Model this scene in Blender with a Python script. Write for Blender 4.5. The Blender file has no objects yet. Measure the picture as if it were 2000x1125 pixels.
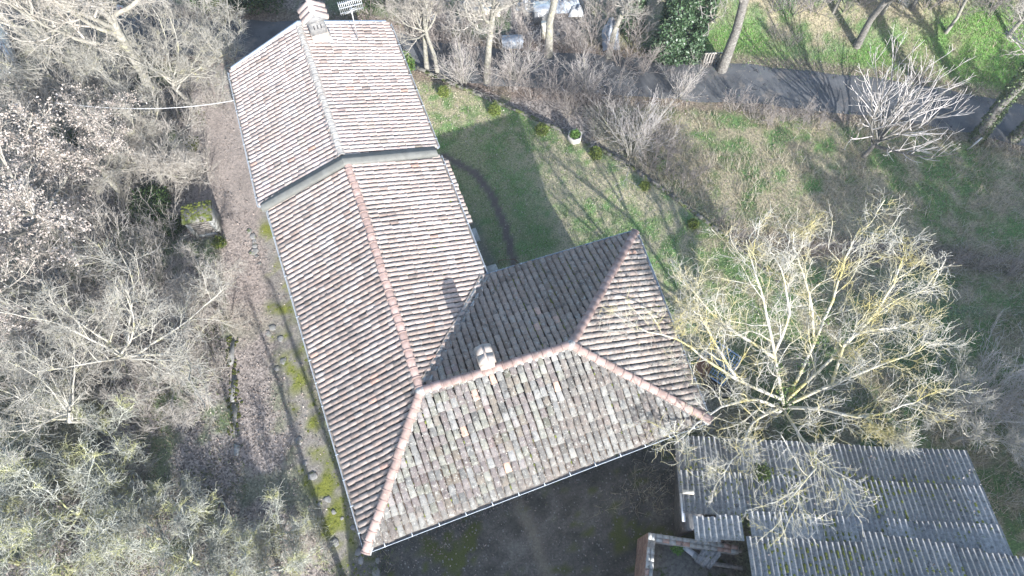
import bpy, math, numpy as np
from mathutils import Matrix, Vector
rng = np.random.default_rng(11)
R = math.radians
SC = bpy.context.scene
COL = SC.collection

# ------------------------------------------------------------------ camera
CZ = 31.5                      # drone height over the lawn
F_PX, PITCH = 1380.0, R(65.0)  # focal length in pixels of a 2000 px wide frame, tilt below the horizon
cd = bpy.data.cameras.new('camera'); cam = bpy.data.objects.new('camera', cd); COL.objects.link(cam)
cam.location = (0, 0, CZ); cam.rotation_euler = (R(90) - PITCH, 0, 0)
cd.sensor_width = 36.0; cd.lens = 36.0 * F_PX / 2000.0; cd.clip_end = 3000.0
SC.camera = cam

# ------------------------------------------------------------------ sky and sun
SUN_EL, SUN_AZ = R(25.5), R(-65.0)   # azimuth of the sun as seen from the ground, counted from +x
sun_dir = Vector((math.cos(SUN_AZ) * math.cos(SUN_EL), math.sin(SUN_AZ) * math.cos(SUN_EL), math.sin(SUN_EL)))
wd = bpy.data.worlds.new('World'); SC.world = wd; wd.use_nodes = True
nt = wd.node_tree; bg = nt.nodes['Background']
sky = nt.nodes.new('ShaderNodeTexSky'); sky.sky_type = 'NISHITA'; sky.sun_disc = False
sky.sun_elevation = SUN_EL; sky.sun_rotation = math.atan2(sun_dir.x, sun_dir.y)
nt.links.new(sky.outputs[0], bg.inputs[0]); bg.inputs[1].default_value = 0.15
sl = bpy.data.lights.new('sun', 'SUN'); sl.energy = 4.0; sl.angle = R(0.53); sl.color = (1.0, 0.99, 0.972)
sun = bpy.data.objects.new('sun', sl); COL.objects.link(sun)
sun.rotation_euler = (-sun_dir).to_track_quat('-Z', 'Y').to_euler()
vs = SC.view_settings
vs.view_transform = 'Standard'; vs.look = 'None'; vs.gamma = 1.0; vs.use_curve_mapping = False; vs.exposure = 1.62

# ------------------------------------------------------------------ helpers
def ray(px, py):
    a, b = (px - 1000) / F_PX, (py - 562.5) / F_PX
    return np.array([a, math.cos(PITCH) - b * math.sin(PITCH), -math.sin(PITCH) - b * math.cos(PITCH)])
def at(px, py, z=0.0):
    """the point at height z on the line of sight of a photograph pixel"""
    d = ray(px, py); t = (z - CZ) / d[2]
    return np.array([d[0] * t, d[1] * t, z])
def unit(v): return v / (np.linalg.norm(v) + 1e-12)
def sstep(x, a=0.0, b=1.0):
    t = np.clip((x - a) / (b - a), 0, 1); return t * t * (3 - 2 * t)
def vnoise(x, y, s=1.0, seed=0):
    x = np.asarray(x, float) / s; y = np.asarray(y, float) / s
    xi = np.floor(x).astype(np.int64); yi = np.floor(y).astype(np.int64); fx = x - xi; fy = y - yi
    def h(a, b):
        n = (a * 374761393 + b * 668265263 + seed * 974711) & 0x7fffffff
        n = ((n ^ (n >> 13)) * 1274126177) & 0x7fffffff
        return ((n ^ (n >> 16)) & 0xffff) / 65535.0
    fx = fx * fx * (3 - 2 * fx); fy = fy * fy * (3 - 2 * fy)
    return (h(xi, yi) * (1 - fx) + h(xi + 1, yi) * fx) * (1 - fy) + (h(xi, yi + 1) * (1 - fx) + h(xi + 1, yi + 1) * fx) * fy
def fbm(x, y, s=1.0, seed=0, o=4):
    t = 0; a = .5; n = 0
    for k in range(o):
        t = t + a * vnoise(x, y, s / 2 ** k, seed + k * 17); n += a; a *= .55
    return t / n

def mesh(name, V, polys, mats=None, tint=None, smooth=False):
    """V (n,3); polys: list of (m,k) index arrays; tint: (n,3) colours kept in the attribute 'tint'"""
    me = bpy.data.meshes.new(name); V = np.asarray(V, np.float32)
    polys = [np.asarray(p, np.int32) for p in polys if len(p)]
    me.vertices.add(len(V)); me.vertices.foreach_set('co', V.ravel())
    tot = np.concatenate([np.full(len(p), p.shape[1], np.int32) for p in polys]); idx = np.concatenate([p.ravel() for p in polys])
    me.loops.add(len(idx)); me.loops.foreach_set('vertex_index', idx)
    me.polygons.add(len(tot)); st = np.zeros(len(tot), np.int32); st[1:] = np.cumsum(tot)[:-1]
    me.polygons.foreach_set('loop_start', st); me.polygons.foreach_set('loop_total', tot)
    if smooth: me.polygons.foreach_set('use_smooth', np.ones(len(tot), bool))
    me.update(calc_edges=True)
    if tint is not None:
        a = me.attributes.new('tint', 'FLOAT_COLOR', 'POINT')
        c = np.ones((len(V), 4), np.float32); c[:, :3] = tint; a.data.foreach_set('color', c.ravel())
    if mats is not None: me.materials.append(mats)
    return me
def put(name, me, parent=None, loc=None, label=None, cat=None, group=None, kind=None):
    o = bpy.data.objects.new(name, me); COL.objects.link(o)
    if parent is not None: o.parent = parent
    if loc is not None: o.location = loc
    tag(o, label, cat, group, kind); return o
def tag(o, label=None, cat=None, group=None, kind=None):
    if label: o['label'] = label
    if cat: o['category'] = cat
    if group: o['group'] = group
    if kind: o['kind'] = kind
def root(name, loc, label, cat, group=None, rz=0.0, s=1.0):
    o = bpy.data.objects.new(name, None); COL.objects.link(o); o.location = loc; o.rotation_euler = (0, 0, rz); o.scale = (s, s, s)
    o.empty_display_size = .3; tag(o, label, cat, group); return o
def copy_tree(o, loc, rz=0.0, s=1.0, label=None, group=None, tilt=(0, 0)):
    c = o.copy(); COL.objects.link(c); c.location = loc; c.rotation_euler = (tilt[0], tilt[1], rz)
    c.scale = (s, s, s) if np.isscalar(s) else s
    if label: c['label'] = label
    if group: c['group'] = group
    for ch in list(o.children):
        k = ch.copy(); COL.objects.link(k); k.parent = c
        for g in list(ch.children):
            q = g.copy(); COL.objects.link(q); q.parent = k
    return c

class MB:
    """collects boxes, tubes, prisms; build() links them as one mesh object"""
    def __init__(s): s.V = []; s.P = {}; s.n = 0
    def add(s, V, polys):
        V = np.asarray(V, float)
        for p in polys:
            p = np.asarray(p, int)
            if len(p): s.P.setdefault(p.shape[1], []).append(p + s.n)
        s.V.append(V); s.n += len(V); return s
    def box(s, c, size, X=(1, 0, 0), Y=(0, 1, 0), Z=(0, 0, 1), taper=1.0, jit=0.0):
        X, Y, Z = (unit(np.array(a, float)) for a in (X, Y, Z)); a, b, h = (q / 2 for q in size); c = np.array(c, float); v = []
        for z in (-1, 1):
            k = taper if z > 0 else 1.0
            for x, y in ((-1, -1), (1, -1), (1, 1), (-1, 1)): v.append(c + X * a * x * k + Y * b * y * k + Z * h * z)
        v = np.array(v)
        if jit: v = v + rng.normal(0, jit, v.shape)
        return s.add(v, [[(3, 2, 1, 0), (4, 5, 6, 7), (0, 1, 5, 4), (1, 2, 6, 5), (2, 3, 7, 6), (3, 0, 4, 7)]])
    def prism(s, poly, z0, z1):
        poly = np.array(poly, float)[:, :2]; n = len(poly)
        a = poly; ar = 0.5 * np.sum(a[:, 0] * np.roll(a[:, 1], -1) - a[:, 1] * np.roll(a[:, 0], -1))
        if ar < 0: poly = poly[::-1]
        z0 = np.broadcast_to(z0, n); z1 = np.broadcast_to(z1, n)
        V = np.concatenate([np.c_[poly, z0], np.c_[poly, z1]])
        q = [(i, (i + 1) % n, n + (i + 1) % n, n + i) for i in range(n)]
        return s.add(V, [q, [tuple(range(n))[::-1]], [tuple(range(n, 2 * n))]])
    def tube(s, pts, r, k=8, caps=True):
        pts = np.array(pts, float)[None]; r = np.broadcast_to(r, pts.shape[1])[None]
        V, Q = tubes(pts, r, k); N = pts.shape[1]
        s.add(V, [Q] + ([[tuple(range(k))[::-1]], [tuple(range((N - 1) * k, N * k))]] if caps else [])); return s
    def lathe(s, prof, c=(0, 0, 0), k=16):
        prof = np.array(prof, float); a = np.arange(k) * 2 * np.pi / k; N = len(prof)
        V = np.stack([prof[:, None, 0] * np.cos(a) + c[0], prof[:, None, 0] * np.sin(a) + c[1], np.repeat(prof[:, 1:2], k, 1) + c[2]], -1).reshape(-1, 3)
        i = np.arange(N - 1)[:, None] * k; j = np.arange(k)[None]; jn = (j + 1) % k
        s.add(V, [np.stack([i + j, i + jn, i + k + jn, i + k + j], -1).reshape(-1, 4)]); return s
    def sweep(s, prof, A, B, side, up):
        """a flat strip section (list of (side, up) offsets) carried from A to B"""
        A, B = np.array(A, float), np.array(B, float); side, up = np.array(side, float), np.array(up, float)
        o = np.array([side * p[0] + up * p[1] for p in prof]); n = len(o)
        s.add(np.concatenate([A + o, B + o]), [[(i, i + 1, n + i + 1, n + i) for i in range(n - 1)]]); return s
    def mesh(s, name, mat, tint=None, smooth=False):
        V = np.concatenate(s.V); return mesh(name, V, [np.concatenate(p) for p in s.P.values()], mat, tint, smooth)
    def build(s, name, mat, parent=None, smooth=False, loc=None, **kw):
        return put(name, s.mesh(name, mat, smooth=smooth), parent, loc, **kw)

def tubes(P, r, k):
    """P (M,N,3) centre lines, r (M,N) radii -> vertices and quads of M open tubes"""
    M, N, _ = P.shape
    T = np.empty_like(P); T[:, 1:-1] = P[:, 2:] - P[:, :-2]; T[:, 0] = P[:, 1] - P[:, 0]; T[:, -1] = P[:, -1] - P[:, -2]
    T /= np.linalg.norm(T, axis=2, keepdims=True) + 1e-9
    ref = np.where(np.abs(T[:, :1, 2:3]) > .8, np.array([1., 0, 0]), np.array([0, 0, 1.]))
    ref = np.broadcast_to(ref, T.shape)
    X = np.cross(T, ref); X /= np.linalg.norm(X, axis=2, keepdims=True) + 1e-9
    Y = np.cross(T, X)
    a = np.arange(k) * 2 * np.pi / k
    V = P[:, :, None] + r[:, :, None, None] * (X[:, :, None] * np.cos(a)[None, None, :, None] + Y[:, :, None] * np.sin(a)[None, None, :, None])
    i = np.arange(M)[:, None, None] * N * k + np.arange(N - 1)[None, :, None] * k; j = np.arange(k)[None, None]; jn = (j + 1) % k
    Q = np.stack([i + j, i + jn, i + k + jn, i + k + j], -1).reshape(-1, 4)
    return V.reshape(-1, 3), Q

def seg_dist(x, y, pts):
    """distance, signed side (left positive) and run length to a polyline"""
    x = np.asarray(x, float); y = np.asarray(y, float); best = np.full(x.shape, 1e9); side = np.zeros(x.shape); run = np.zeros(x.shape); acc = 0
    for a, b in zip(pts[:-1], pts[1:]):
        dx, dy = b[0] - a[0], b[1] - a[1]; L = math.hypot(dx, dy)
        t = np.clip(((x - a[0]) * dx + (y - a[1]) * dy) / L ** 2, 0, 1)
        d = np.hypot(x - a[0] - t * dx, y - a[1] - t * dy); c = dx * (y - a[1]) - dy * (x - a[0])
        m = d < best; best = np.where(m, d, best); side = np.where(m, np.sign(c), side); run = np.where(m, acc + t * L, run); acc += L
    return best, side, run
def inside(x, y, poly):
    x = np.asarray(x, float); y = np.asarray(y, float); c = np.zeros(x.shape, bool); n = len(poly)
    for i in range(n):
        (x1, y1), (x2, y2) = poly[i][:2], poly[(i + 1) % n][:2]
        c ^= ((y1 > y) != (y2 > y)) & (x < (x2 - x1) * (y - y1) / (y2 - y1 + 1e-12) + x1)
    return c
def soft(x, y, poly, w=.5):
    d, _, _ = seg_dist(x, y, [p[:2] for p in poly] + [poly[0][:2]])
    return sstep(np.where(inside(x, y, poly), d, -d), -w, w)

# ------------------------------------------------------------------ materials
def nodes(name):
    m = bpy.data.materials.new(name); m.use_nodes = True; t = m.node_tree; b = t.nodes['Principled BSDF']; return m, t, b
def N(t, kind, **kw):
    n = t.nodes.new(kind)
    for k, v in kw.items():
        if k in n.inputs: n.inputs[k].default_value = v
        else: setattr(n, k, v)
    return n
def noise(t, vec, scale, detail=4.0, rough=.6):
    n = N(t, 'ShaderNodeTexNoise'); n.inputs['Scale'].default_value = scale; n.inputs['Detail'].default_value = detail
    n.inputs['Roughness'].default_value = rough; t.links.new(vec, n.inputs['Vector']); return n.outputs['Fac']
def ramp(t, fac, a, b):
    r = N(t, 'ShaderNodeMapRange'); r.inputs['From Min'].default_value = a; r.inputs['From Max'].default_value = b
    t.links.new(fac, r.inputs['Value']); return r.outputs['Result']
def mix(t, fac, a, b, mode='MIX'):
    n = N(t, 'ShaderNodeMix', data_type='RGBA', blend_type=mode)
    for s, v in ((n.inputs[0], fac), (n.inputs[6], a), (n.inputs[7], b)):
        if isinstance(v, (tuple, list)): s.default_value = (*v[:3], 1)
        elif isinstance(v, (int, float)): s.default_value = v
        else: t.links.new(v, s)
    return n.outputs[2]
def surf(name, c1, c2, scale=6.0, rough=.85, bump=.3, bscale=None, tint=False, spots=(), lo=.35, hi=.65, metal=0.0, local=False, bdist=.02, transl=0.0, spec=.3):
    """two tones broken by noise; optional per-piece tint attribute; spots = [(colour, noise scale, threshold, softness)]"""
    m, t, b = nodes(name); L = t.links
    if local: vec = N(t, 'ShaderNodeTexCoord').outputs['Object']
    else: vec = N(t, 'ShaderNodeNewGeometry').outputs['Position']
    c = mix(t, ramp(t, noise(t, vec, scale), lo, hi), c1, c2)
    if tint:
        a = N(t, 'ShaderNodeAttribute', attribute_name='tint'); c = mix(t, 1.0, c, a.outputs['Color'], 'MULTIPLY')
    for i, (sc, ss, th, sf) in enumerate(spots):
        mp = N(t, 'ShaderNodeVectorMath', operation='ADD'); mp.inputs[1].default_value = (3.1 * i + 7, 1.7 * i, 5.3 * i); L.new(vec, mp.inputs[0])
        c = mix(t, ramp(t, noise(t, mp.outputs[0], ss, 5.0, .65), th, th + sf), c, sc)
    L.new(c, b.inputs['Base Color']); b.inputs['Roughness'].default_value = rough; b.inputs['Metallic'].default_value = metal
    b.inputs['Specular IOR Level'].default_value = spec
    if bump:
        bn = N(t, 'ShaderNodeBump'); bn.inputs['Strength'].default_value = bump; bn.inputs['Distance'].default_value = bdist
        L.new(noise(t, vec, bscale or scale * 5, 5.0, .7), bn.inputs['Height']); L.new(bn.outputs[0], b.inputs['Normal'])
    return m
def tinted(name, rough=.8, transl=False, spec=.2):
    """colour straight from the piece's own tint attribute (leaves, blades)"""
    m, t, b = nodes(name); a = N(t, 'ShaderNodeAttribute', attribute_name='tint')
    t.links.new(a.outputs['Color'], b.inputs['Base Color']); b.inputs['Roughness'].default_value = rough; b.inputs['Specular IOR Level'].default_value = spec
    return m

WHITE = (1, 1, 1)
M = {}
M['tile'] = surf('roof_tile_clay', (.80, .80, .80), (1.08, 1.05, 1.02), 9, .88, .35, 60, tint=True,
    spots=[((.30, .28, .25), 5.5, .60, .10), ((.38, .37, .345), 23, .64, .06), ((.07, .065, .062), 2.2, .60, .25), ((.12, .11, .105), 30, .67, .06), ((.42, .30, .05), 3.1, .745, .02)])
M['tile_lichen'] = surf('roof_tile_lichen', (.78, .80, .80), (1.1, 1.06, 1.0), 9, .92, .45, 60, tint=True,
    spots=[((.25, .245, .225), 7.5, .56, .10), ((.05, .048, .046), 4.2, .55, .14), ((.38, .375, .35), 21, .61, .06), ((.06, .055, .05), 26, .63, .06), ((.40, .29, .05), 3.1, .74, .02)])
M['channel'] = surf('roof_channel_clay', (.14, .12, .105), (.24, .21, .185), 8, .95, .5, 50, spots=[((.07, .09, .03), 4, .60, .06), ((.03, .028, .026), 6, .55, .1)])
M['ridge'] = surf('ridge_tile_clay', (.25, .175, .152), (.31, .23, .205), 7, .85, .25, 60, tint=True, spots=[((.42, .34, .29), 6, .62, .1), ((.20, .13, .11), 5, .67, .08)])
M['mortar'] = surf('mortar', (.22, .21, .20), (.36, .35, .33), 6, .95, .6, 30, spots=[((.17, .16, .15), 5, .58, .08)])
M['deck'] = surf('roof_deck', (.08, .06, .045), (.13, .10, .08), 4, .95, .3)
M['zinc'] = surf('zinc_gutter', (.40, .44, .48), (.52, .56, .60), 3, .5, .1, metal=.15, spots=[((.16, .15, .13), 4, .66, .08)], spec=.5)
M['flash'] = surf('grey_flashing', (.095, .096, .088), (.125, .126, .116), 3, .55, .08, metal=.2, spec=.4)
M['plaster'] = surf('old_plaster', (.33, .31, .28), (.46, .43, .38), 2.2, .95, .5, 25, spots=[((.22, .19, .17), 1.7, .60, .12)])
M['plaster_white'] = surf('pale_plaster', (.25, .215, .19), (.36, .31, .275), 5, .92, .4, 30, spots=[((.27, .25, .22), 6, .60, .08), ((.12, .12, .10), 14, .66, .05)])
M['soot'] = surf('sooty_masonry', (.12, .12, .125), (.22, .215, .21), 6, .95, .5)
M['cement'] = surf('corrugated_fibre_cement', (.15, .151, .15), (.25, .25, .243), 9, .95, .5, 45, tint=True,
    spots=[((.34, .34, .33), 20, .60, .06), ((.055, .06, .065), 5, .56, .14), ((.12, .14, .03), 5.0, .62, .05), ((.06, .065, .07), 26, .64, .05)])
M['moss'] = surf('moss', (.07, .085, .015), (.15, .165, .03), 14, 1.0, .8, 50, tint=True)
M['brick'] = surf('old_brick', (.24, .155, .125), (.34, .24, .20), 5, .95, .5, 40, tint=True, spots=[((.36, .33, .29), 6, .58, .1), ((.10, .09, .085), 4, .60, .1)])
M['stone'] = surf('field_stone', (.14, .138, .132), (.25, .245, .235), 4, .95, .6, 30, spots=[((.09, .11, .03), 3, .55, .1)])
M['concrete'] = surf('weathered_concrete', (.27, .275, .26), (.40, .40, .38), 4, .95, .5, 35, spots=[((.14, .15, .12), 3, .57, .12)])
M['wood'] = surf('grey_wood', (.15, .135, .12), (.30, .275, .25), 9, .9, .5, 40)
M['pale_wood'] = surf('pale_wood', (.44, .40, .33), (.60, .56, .47), 6, .85, .3, 30)
M['asphalt'] = surf('asphalt', (.06, .062, .066), (.105, .107, .11), .8, .92, .5, 90, spots=[((.16, .14, .12), .9, .56, .14), ((.035, .036, .04), 2.3, .62, .04), ((.20, .17, .145), 18, .66, .04)])
M['bark_white'] = surf('pale_lichen_bark', (.37, .35, .30), (.50, .48, .425), 7, .95, .5, 60, local=True, spots=[((.43, .37, .155), .9, .46, .16), ((.20, .18, .16), 5, .64, .08)])
M['bark_grey'] = surf('grey_bark', (.17, .16, .135), (.31, .295, .255), 6, .95, .5, 60, local=True, spots=[((.33, .32, .17), 2.4, .60, .1), ((.14, .125, .11), 5, .62, .08)])
M['bark_pale'] = surf('pale_grey_bark', (.265, .25, .215), (.39, .37, .325), 5, .95, .4, 60, local=True, spots=[((.36, .34, .20), 1.5, .56, .1), ((.17, .16, .14), 4, .63, .08)])
M['bark_whip'] = surf('brown_whip_bark', (.19, .165, .15), (.33, .295, .27), 5, .95, 0, local=True)
M['bark_twig'] = surf('bare_twig_bark', (.265, .24, .21), (.39, .362, .32), 5, .95, 0, local=True)
M['bark_brown'] = surf('brown_bark', (.11, .10, .09), (.25, .235, .21), 9, .95, .9, 40, local=True, spots=[((.34, .33, .29), 3, .58, .1)], bdist=.05)
M['bark_lichen'] = surf('green_lichen_bark', (.24, .245, .20), (.42, .42, .37), 3, .95, 0, local=True, spots=[((.33, .33, .16), 1.2, .52, .08)])
M['leaf'] = tinted('leaves', .75); M['blade'] = tinted('grass_blades', .85, spec=.1); M['litter'] = tinted('dead_leaves', .9, spec=.1)
M['ivy'] = tinted('ivy_leaves', .42, spec=.5)
M['blue'] = surf('blue_painted_steel', (.20, .30, .46), (.32, .43, .58), 8, .5, .1, metal=.2, spec=.5)
M['metal'] = surf('galvanised_steel', (.42, .43, .44), (.56, .57, .58), 8, .4, .1, metal=.6, spec=.5)
M['black'] = surf('black_rubber', (.02, .02, .022), (.045, .045, .05), 8, .7, .1)
M['rust'] = surf('rusty_iron', (.16, .08, .05), (.26, .15, .10), 9, .9, .5)
M['white'] = surf('white_paint', (.40, .40, .40), (.54, .54, .53), 5, .5, .05, spec=.5)
M['red'] = surf('red_paint', (.42, .05, .04), (.52, .08, .06), 5, .5, 0)
M['tarp'] = surf('pale_blue_tarpaulin', (.24, .28, .34), (.40, .43, .47), 3, .5, .4, 8)
M['carpaint'] = surf('silver_car_paint', (.50, .52, .54), (.56, .58, .60), 3, .3, 0, metal=.6, spec=.6)
M['glass'] = surf('dark_window_glass', (.02, .025, .03), (.035, .04, .045), 2, .06, 0, spec=.8)
M['cable'] = surf('pale_cable', (.62, .62, .62), (.7, .7, .7), 3, .6, 0)
M['terracotta'] = surf('terracotta', (.36, .20, .14), (.46, .28, .20), 7, .9, .3)

# ================================================================== GROUND
W2 = lambda pts, z=0.0: [at(a, b, z)[:2] for a, b in pts]
EDGE = W2([(775, 112), (850, 150), (950, 192), (1040, 230), (1110, 262), (1180, 297), (1225, 322), (1290, 368), (1345, 408), (1395, 446), (1450, 492), (1530, 560)])
EDGE_EXT = EDGE + [np.array([15.5, 13.0]), np.array([40.0, 12.0])]
ROAD = W2([(-600, 60), (-100, 62), (150, 70), (330, 82), (520, 84), (740, 98), (900, 124), (1150, 140), (1400, 160), (1600, 178), (1800, 205), (2000, 245), (2500, 380)], -.4)
def gz(x, y):
    x = np.asarray(x, float); y = np.asarray(y, float)
    d, s, run = seg_dist(x, y, EDGE_EXT); d = d * s                      # left of the edge line = north, outside the lawn
    w = .22 + 3.0 * sstep(x, 9.5, 14)
    z = -.5 * sstep(d, -.02, w) * sstep(x, -8.5, -5.0) * np.where(x < 9, 1, 1 - .4 * sstep(x, 9, 14))
    dr, sr, _ = seg_dist(x, y, ROAD); dn = dr * sr
    z = z + 1.7 * sstep(dn, 1.9, 8.5) * sstep(x, 7, 14) + .5 * sstep(dn, 1.9, 6) * (1 - sstep(x, 7, 14))
    z = z + (fbm(x, y, 3.0, 5, 3) - .5) * .16 * sstep(dr, 1.2, 3.0) * sstep(np.abs(d), .25, .8)
    return z
def G(px, py):
    p = at(px, py, 0)
    for _ in range(8): p = at(px, py, float(gz(p[0], p[1])))
    return p

HE = 5.5   # eave height
gx = np.unique(np.round(np.concatenate([-np.geomspace(36, 900, 14), np.arange(-36, 36.01, .2), np.geomspace(36, 900, 14)]), 3))
gy = np.unique(np.round(np.concatenate([-np.geomspace(14, 900, 14), np.arange(-14, -1, .8), np.arange(-1, 42.01, .2), np.geomspace(42, 900, 14)]), 3))
X, Y = np.meshgrid(gx, gy); Z = gz(np.clip(X, -60, 60), np.clip(Y, -30, 70))
nx, ny = len(gx), len(gy)
P_LAWN = W2([(640, 40), (775, 112), (850, 150), (950, 192), (1040, 230), (1110, 262), (1180, 297), (1225, 322), (1290, 368), (1345, 408), (1395, 446), (1530, 560), (1600, 640), (1480, 720), (1300, 760), (900, 700), (760, 420)])
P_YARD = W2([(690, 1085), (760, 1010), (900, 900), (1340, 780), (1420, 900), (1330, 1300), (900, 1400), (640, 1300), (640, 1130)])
P_BANK = W2([(1360, 150), (1600, 172), (1800, 198), (2050, 250), (2300, 200), (2100, 60), (1900, 20), (1700, 70), (1560, 95), (1470, 20), (1350, 40)], .6)
RUT = W2([(868, 306), (930, 340), (962, 385), (985, 440), (1003, 512), (1010, 560)])
DRIVE = W2([(455, 60), (440, 150), (448, 250), (462, 400), (482, 540), (500, 700), (520, 850), (545, 1000), (590, 1160), (640, 1300)])
MOSSY = W2([(510, 415), (545, 420), (585, 640), (640, 860), (700, 1050), (715, 1110), (655, 1125), (600, 960), (565, 880), (545, 700), (530, 640), (515, 520)])
def zones(X, Y):
    n1 = fbm(X, Y, 2.6, 1); n2 = fbm(X, Y, .9, 2); n3 = fbm(X, Y, .45, 3, 3); n4 = fbm(X, Y, 6.0, 4)
    j = (n2 - .5) * 1.2
    dr, sr, _ = seg_dist(X, Y, ROAD); dd, _, _ = seg_dist(X, Y, DRIVE); ru, _, _ = seg_dist(X, Y, RUT)
    lawn = soft(X + j, Y + j, P_LAWN, .35); yard = soft(X + j * .5, Y, P_YARD, .6); bank = soft(X + j, Y + j, P_BANK, .8)
    moss = soft(X + j * .6, Y, MOSSY, .35)
    de, se, _ = seg_dist(X, Y, EDGE_EXT); field = sstep(de * se, .3, 1.2) * sstep(X, 3.5, 8) * (1 - bank)
    col = np.zeros(X.shape + (3,)); leaf = np.zeros(X.shape); grass = np.zeros(X.shape)
    lit = np.stack([.175 + .09 * n1, .162 + .088 * n1, .148 + .085 * n1], -1)                          # leaf litter
    gr = np.stack([.058 + .03 * n2, .098 + .035 * n1, .040 + .012 * n2], -1)
    col[:] = lit; leaf[:] = .9
    wg = sstep(n1 + .25 * (n3 - .5), .50, .62) * .75 * (X < 0)                                       # green patches in the wood
    def lay(w, c, lf, gs):
        nonlocal col, leaf, grass
        w = np.clip(w, 0, 1); col = col * (1 - w[..., None]) + np.asarray(c) * w[..., None]; leaf = leaf * (1 - w) + lf * w; grass = grass * (1 - w) + gs * w
    lay(wg, gr, .2, .8)
    sand = np.stack([.22 + .10 * n2, .19 + .09 * n2, .17 + .08 * n2], -1)
    lay((1 - sstep(dd + j * .6, .9, 1.5)) * (.4 + .6 * sstep(Y, 10, 15)), sand, .55, 0)
    lay((1 - sstep(dd + j, 1.8, 2.8)) * sstep(Y, 16.5, 20), sand * 1.02, .30, 0)
    dry = np.stack([.20 + .05 * n2, .18 + .04 * n2, .125 + .03 * n2], -1)
    mossc = np.stack([.07 + .14 * n3, .085 + .14 * n3, .02 + .025 * n3], -1)
    stony = np.stack([.20 + .06 * n2, .185 + .06 * n2, .165 + .06 * n2], -1)
    lay(moss, stony, .35, .1); lay(moss * sstep(n2 * .55 + n1 * .2 + n3 * .25 + .06 * sstep(10 - Y, 0, 5) + .10 * (n3 - .5), .44, .64), mossc, 0, .5)
    # lawn: grass broken by dry straw, greener inside the wing's shadow outline, shade put into the colour
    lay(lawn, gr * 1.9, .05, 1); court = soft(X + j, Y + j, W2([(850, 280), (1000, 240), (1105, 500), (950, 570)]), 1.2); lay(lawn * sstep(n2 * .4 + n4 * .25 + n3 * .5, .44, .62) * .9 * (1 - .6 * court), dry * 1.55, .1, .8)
    lay((1 - sstep(ru + (n3 - .5) * .12, .16, .30)) * lawn, (.115, .10, .09), .1, 0)
    lay(lawn * (1 - sstep(seg_dist(X, Y, W2([(905, 450), (950, 545)]))[0] + j * .5, .4, 1.1)) * .8, (.15, .14, .13), .25, .1)
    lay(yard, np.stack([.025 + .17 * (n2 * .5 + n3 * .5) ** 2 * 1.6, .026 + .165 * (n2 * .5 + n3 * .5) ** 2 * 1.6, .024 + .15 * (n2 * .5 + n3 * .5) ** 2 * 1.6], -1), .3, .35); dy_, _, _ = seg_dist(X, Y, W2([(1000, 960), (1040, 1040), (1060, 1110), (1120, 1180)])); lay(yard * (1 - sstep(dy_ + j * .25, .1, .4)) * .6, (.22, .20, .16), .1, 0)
    lay(yard * sstep(n1 * .5 + n3 * .5, .52, .60) * .9, (.07, .085, .018), 0, .3)
    lay(field, gr * 1.5, .1, .9); lay(field * sstep(n2 * .55 + n4 * .35 + n3 * .2, .44, .60) * .9, dry * 1.3, .35, .6)
    side_ = sstep(X + j, 8.6, 10.5) * (1 - sstep(de * se, .3, 1.2)) * sstep(Y, -3, 0); lay(side_, gr * 1.2, .3, .8); lay(side_ * sstep(n2 * .6 + n3 * .4, .45, .58) * .8, dry * 1.0, .5, .5)
    dp, _, _ = seg_dist(X, Y, W2([(1440, 470), (1700, 490), (1850, 500), (2050, 530)], -.3)); lay((1 - sstep(dp + j, .3, 1.2)) * .85, (.12, .095, .08), .6, 0)
    lay(bank, np.stack([.11 + .04 * n2, .215 + .05 * n1, .06 + .015 * n2], -1), 0, 1); lay(bank * sstep(n4 * .6 + n2 * .4, .55, .65) * .8, dry * .95, .3, .6)
    lay((1 - sstep(dr, 1.9, 2.6)) * .85, (.17, .135, .11), .7, 0)
    far = sstep(np.hypot(X, Y - 15), 45, 80); lay(far, gr * .9 + .01, .2, .7)
    return col, leaf, grass
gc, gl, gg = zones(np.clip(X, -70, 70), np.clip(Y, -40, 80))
q = (np.arange(ny - 1)[:, None] * nx + np.arange(nx - 1)[None]).ravel()
gm, t, b = nodes('ground_soil'); L = t.links
pos = N(t, 'ShaderNodeNewGeometry').outputs['Position']
base = N(t, 'ShaderNodeAttribute', attribute_name='tint').outputs['Color']; msk = N(t, 'ShaderNodeAttribute', attribute_name='cover')
sx = N(t, 'ShaderNodeSeparateColor'); L.new(msk.outputs['Color'], sx.inputs[0])
vor = N(t, 'ShaderNodeTexVoronoi'); vor.inputs['Scale'].default_value = 13; vor.inputs['Randomness'].default_value = 1; L.new(pos, vor.inputs['Vector'])
vs_ = N(t, 'ShaderNodeSeparateColor'); L.new(vor.outputs['Color'], vs_.inputs[0])
lc = mix(t, vs_.outputs[0], (.30, .28, .28), (1.75, 1.65, 1.6)); c = mix(t, sx.outputs[0], base, mix(t, 1.0, base, lc, 'MULTIPLY'))
nf = ramp(t, noise(t, pos, 14, 6, .75), .32, .68); gcol = mix(t, nf, (.32, .38, .38), (1.85, 1.7, 1.65))
c = mix(t, sx.outputs[1], c, mix(t, 1.0, c, gcol, 'MULTIPLY'))
c = mix(t, .55, c, mix(t, 1.0, c, mix(t, ramp(t, noise(t, pos, 45, 4, .7), .3, .7), (.5, .5, .5), (1.5, 1.5, 1.5)), 'MULTIPLY'))
L.new(c, b.inputs['Base Color']); b.inputs['Roughness'].default_value = 1; b.inputs['Specular IOR Level'].default_value = .1
bn = N(t, 'ShaderNodeBump'); bn.inputs['Strength'].default_value = .9; bn.inputs['Distance'].default_value = .05
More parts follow.
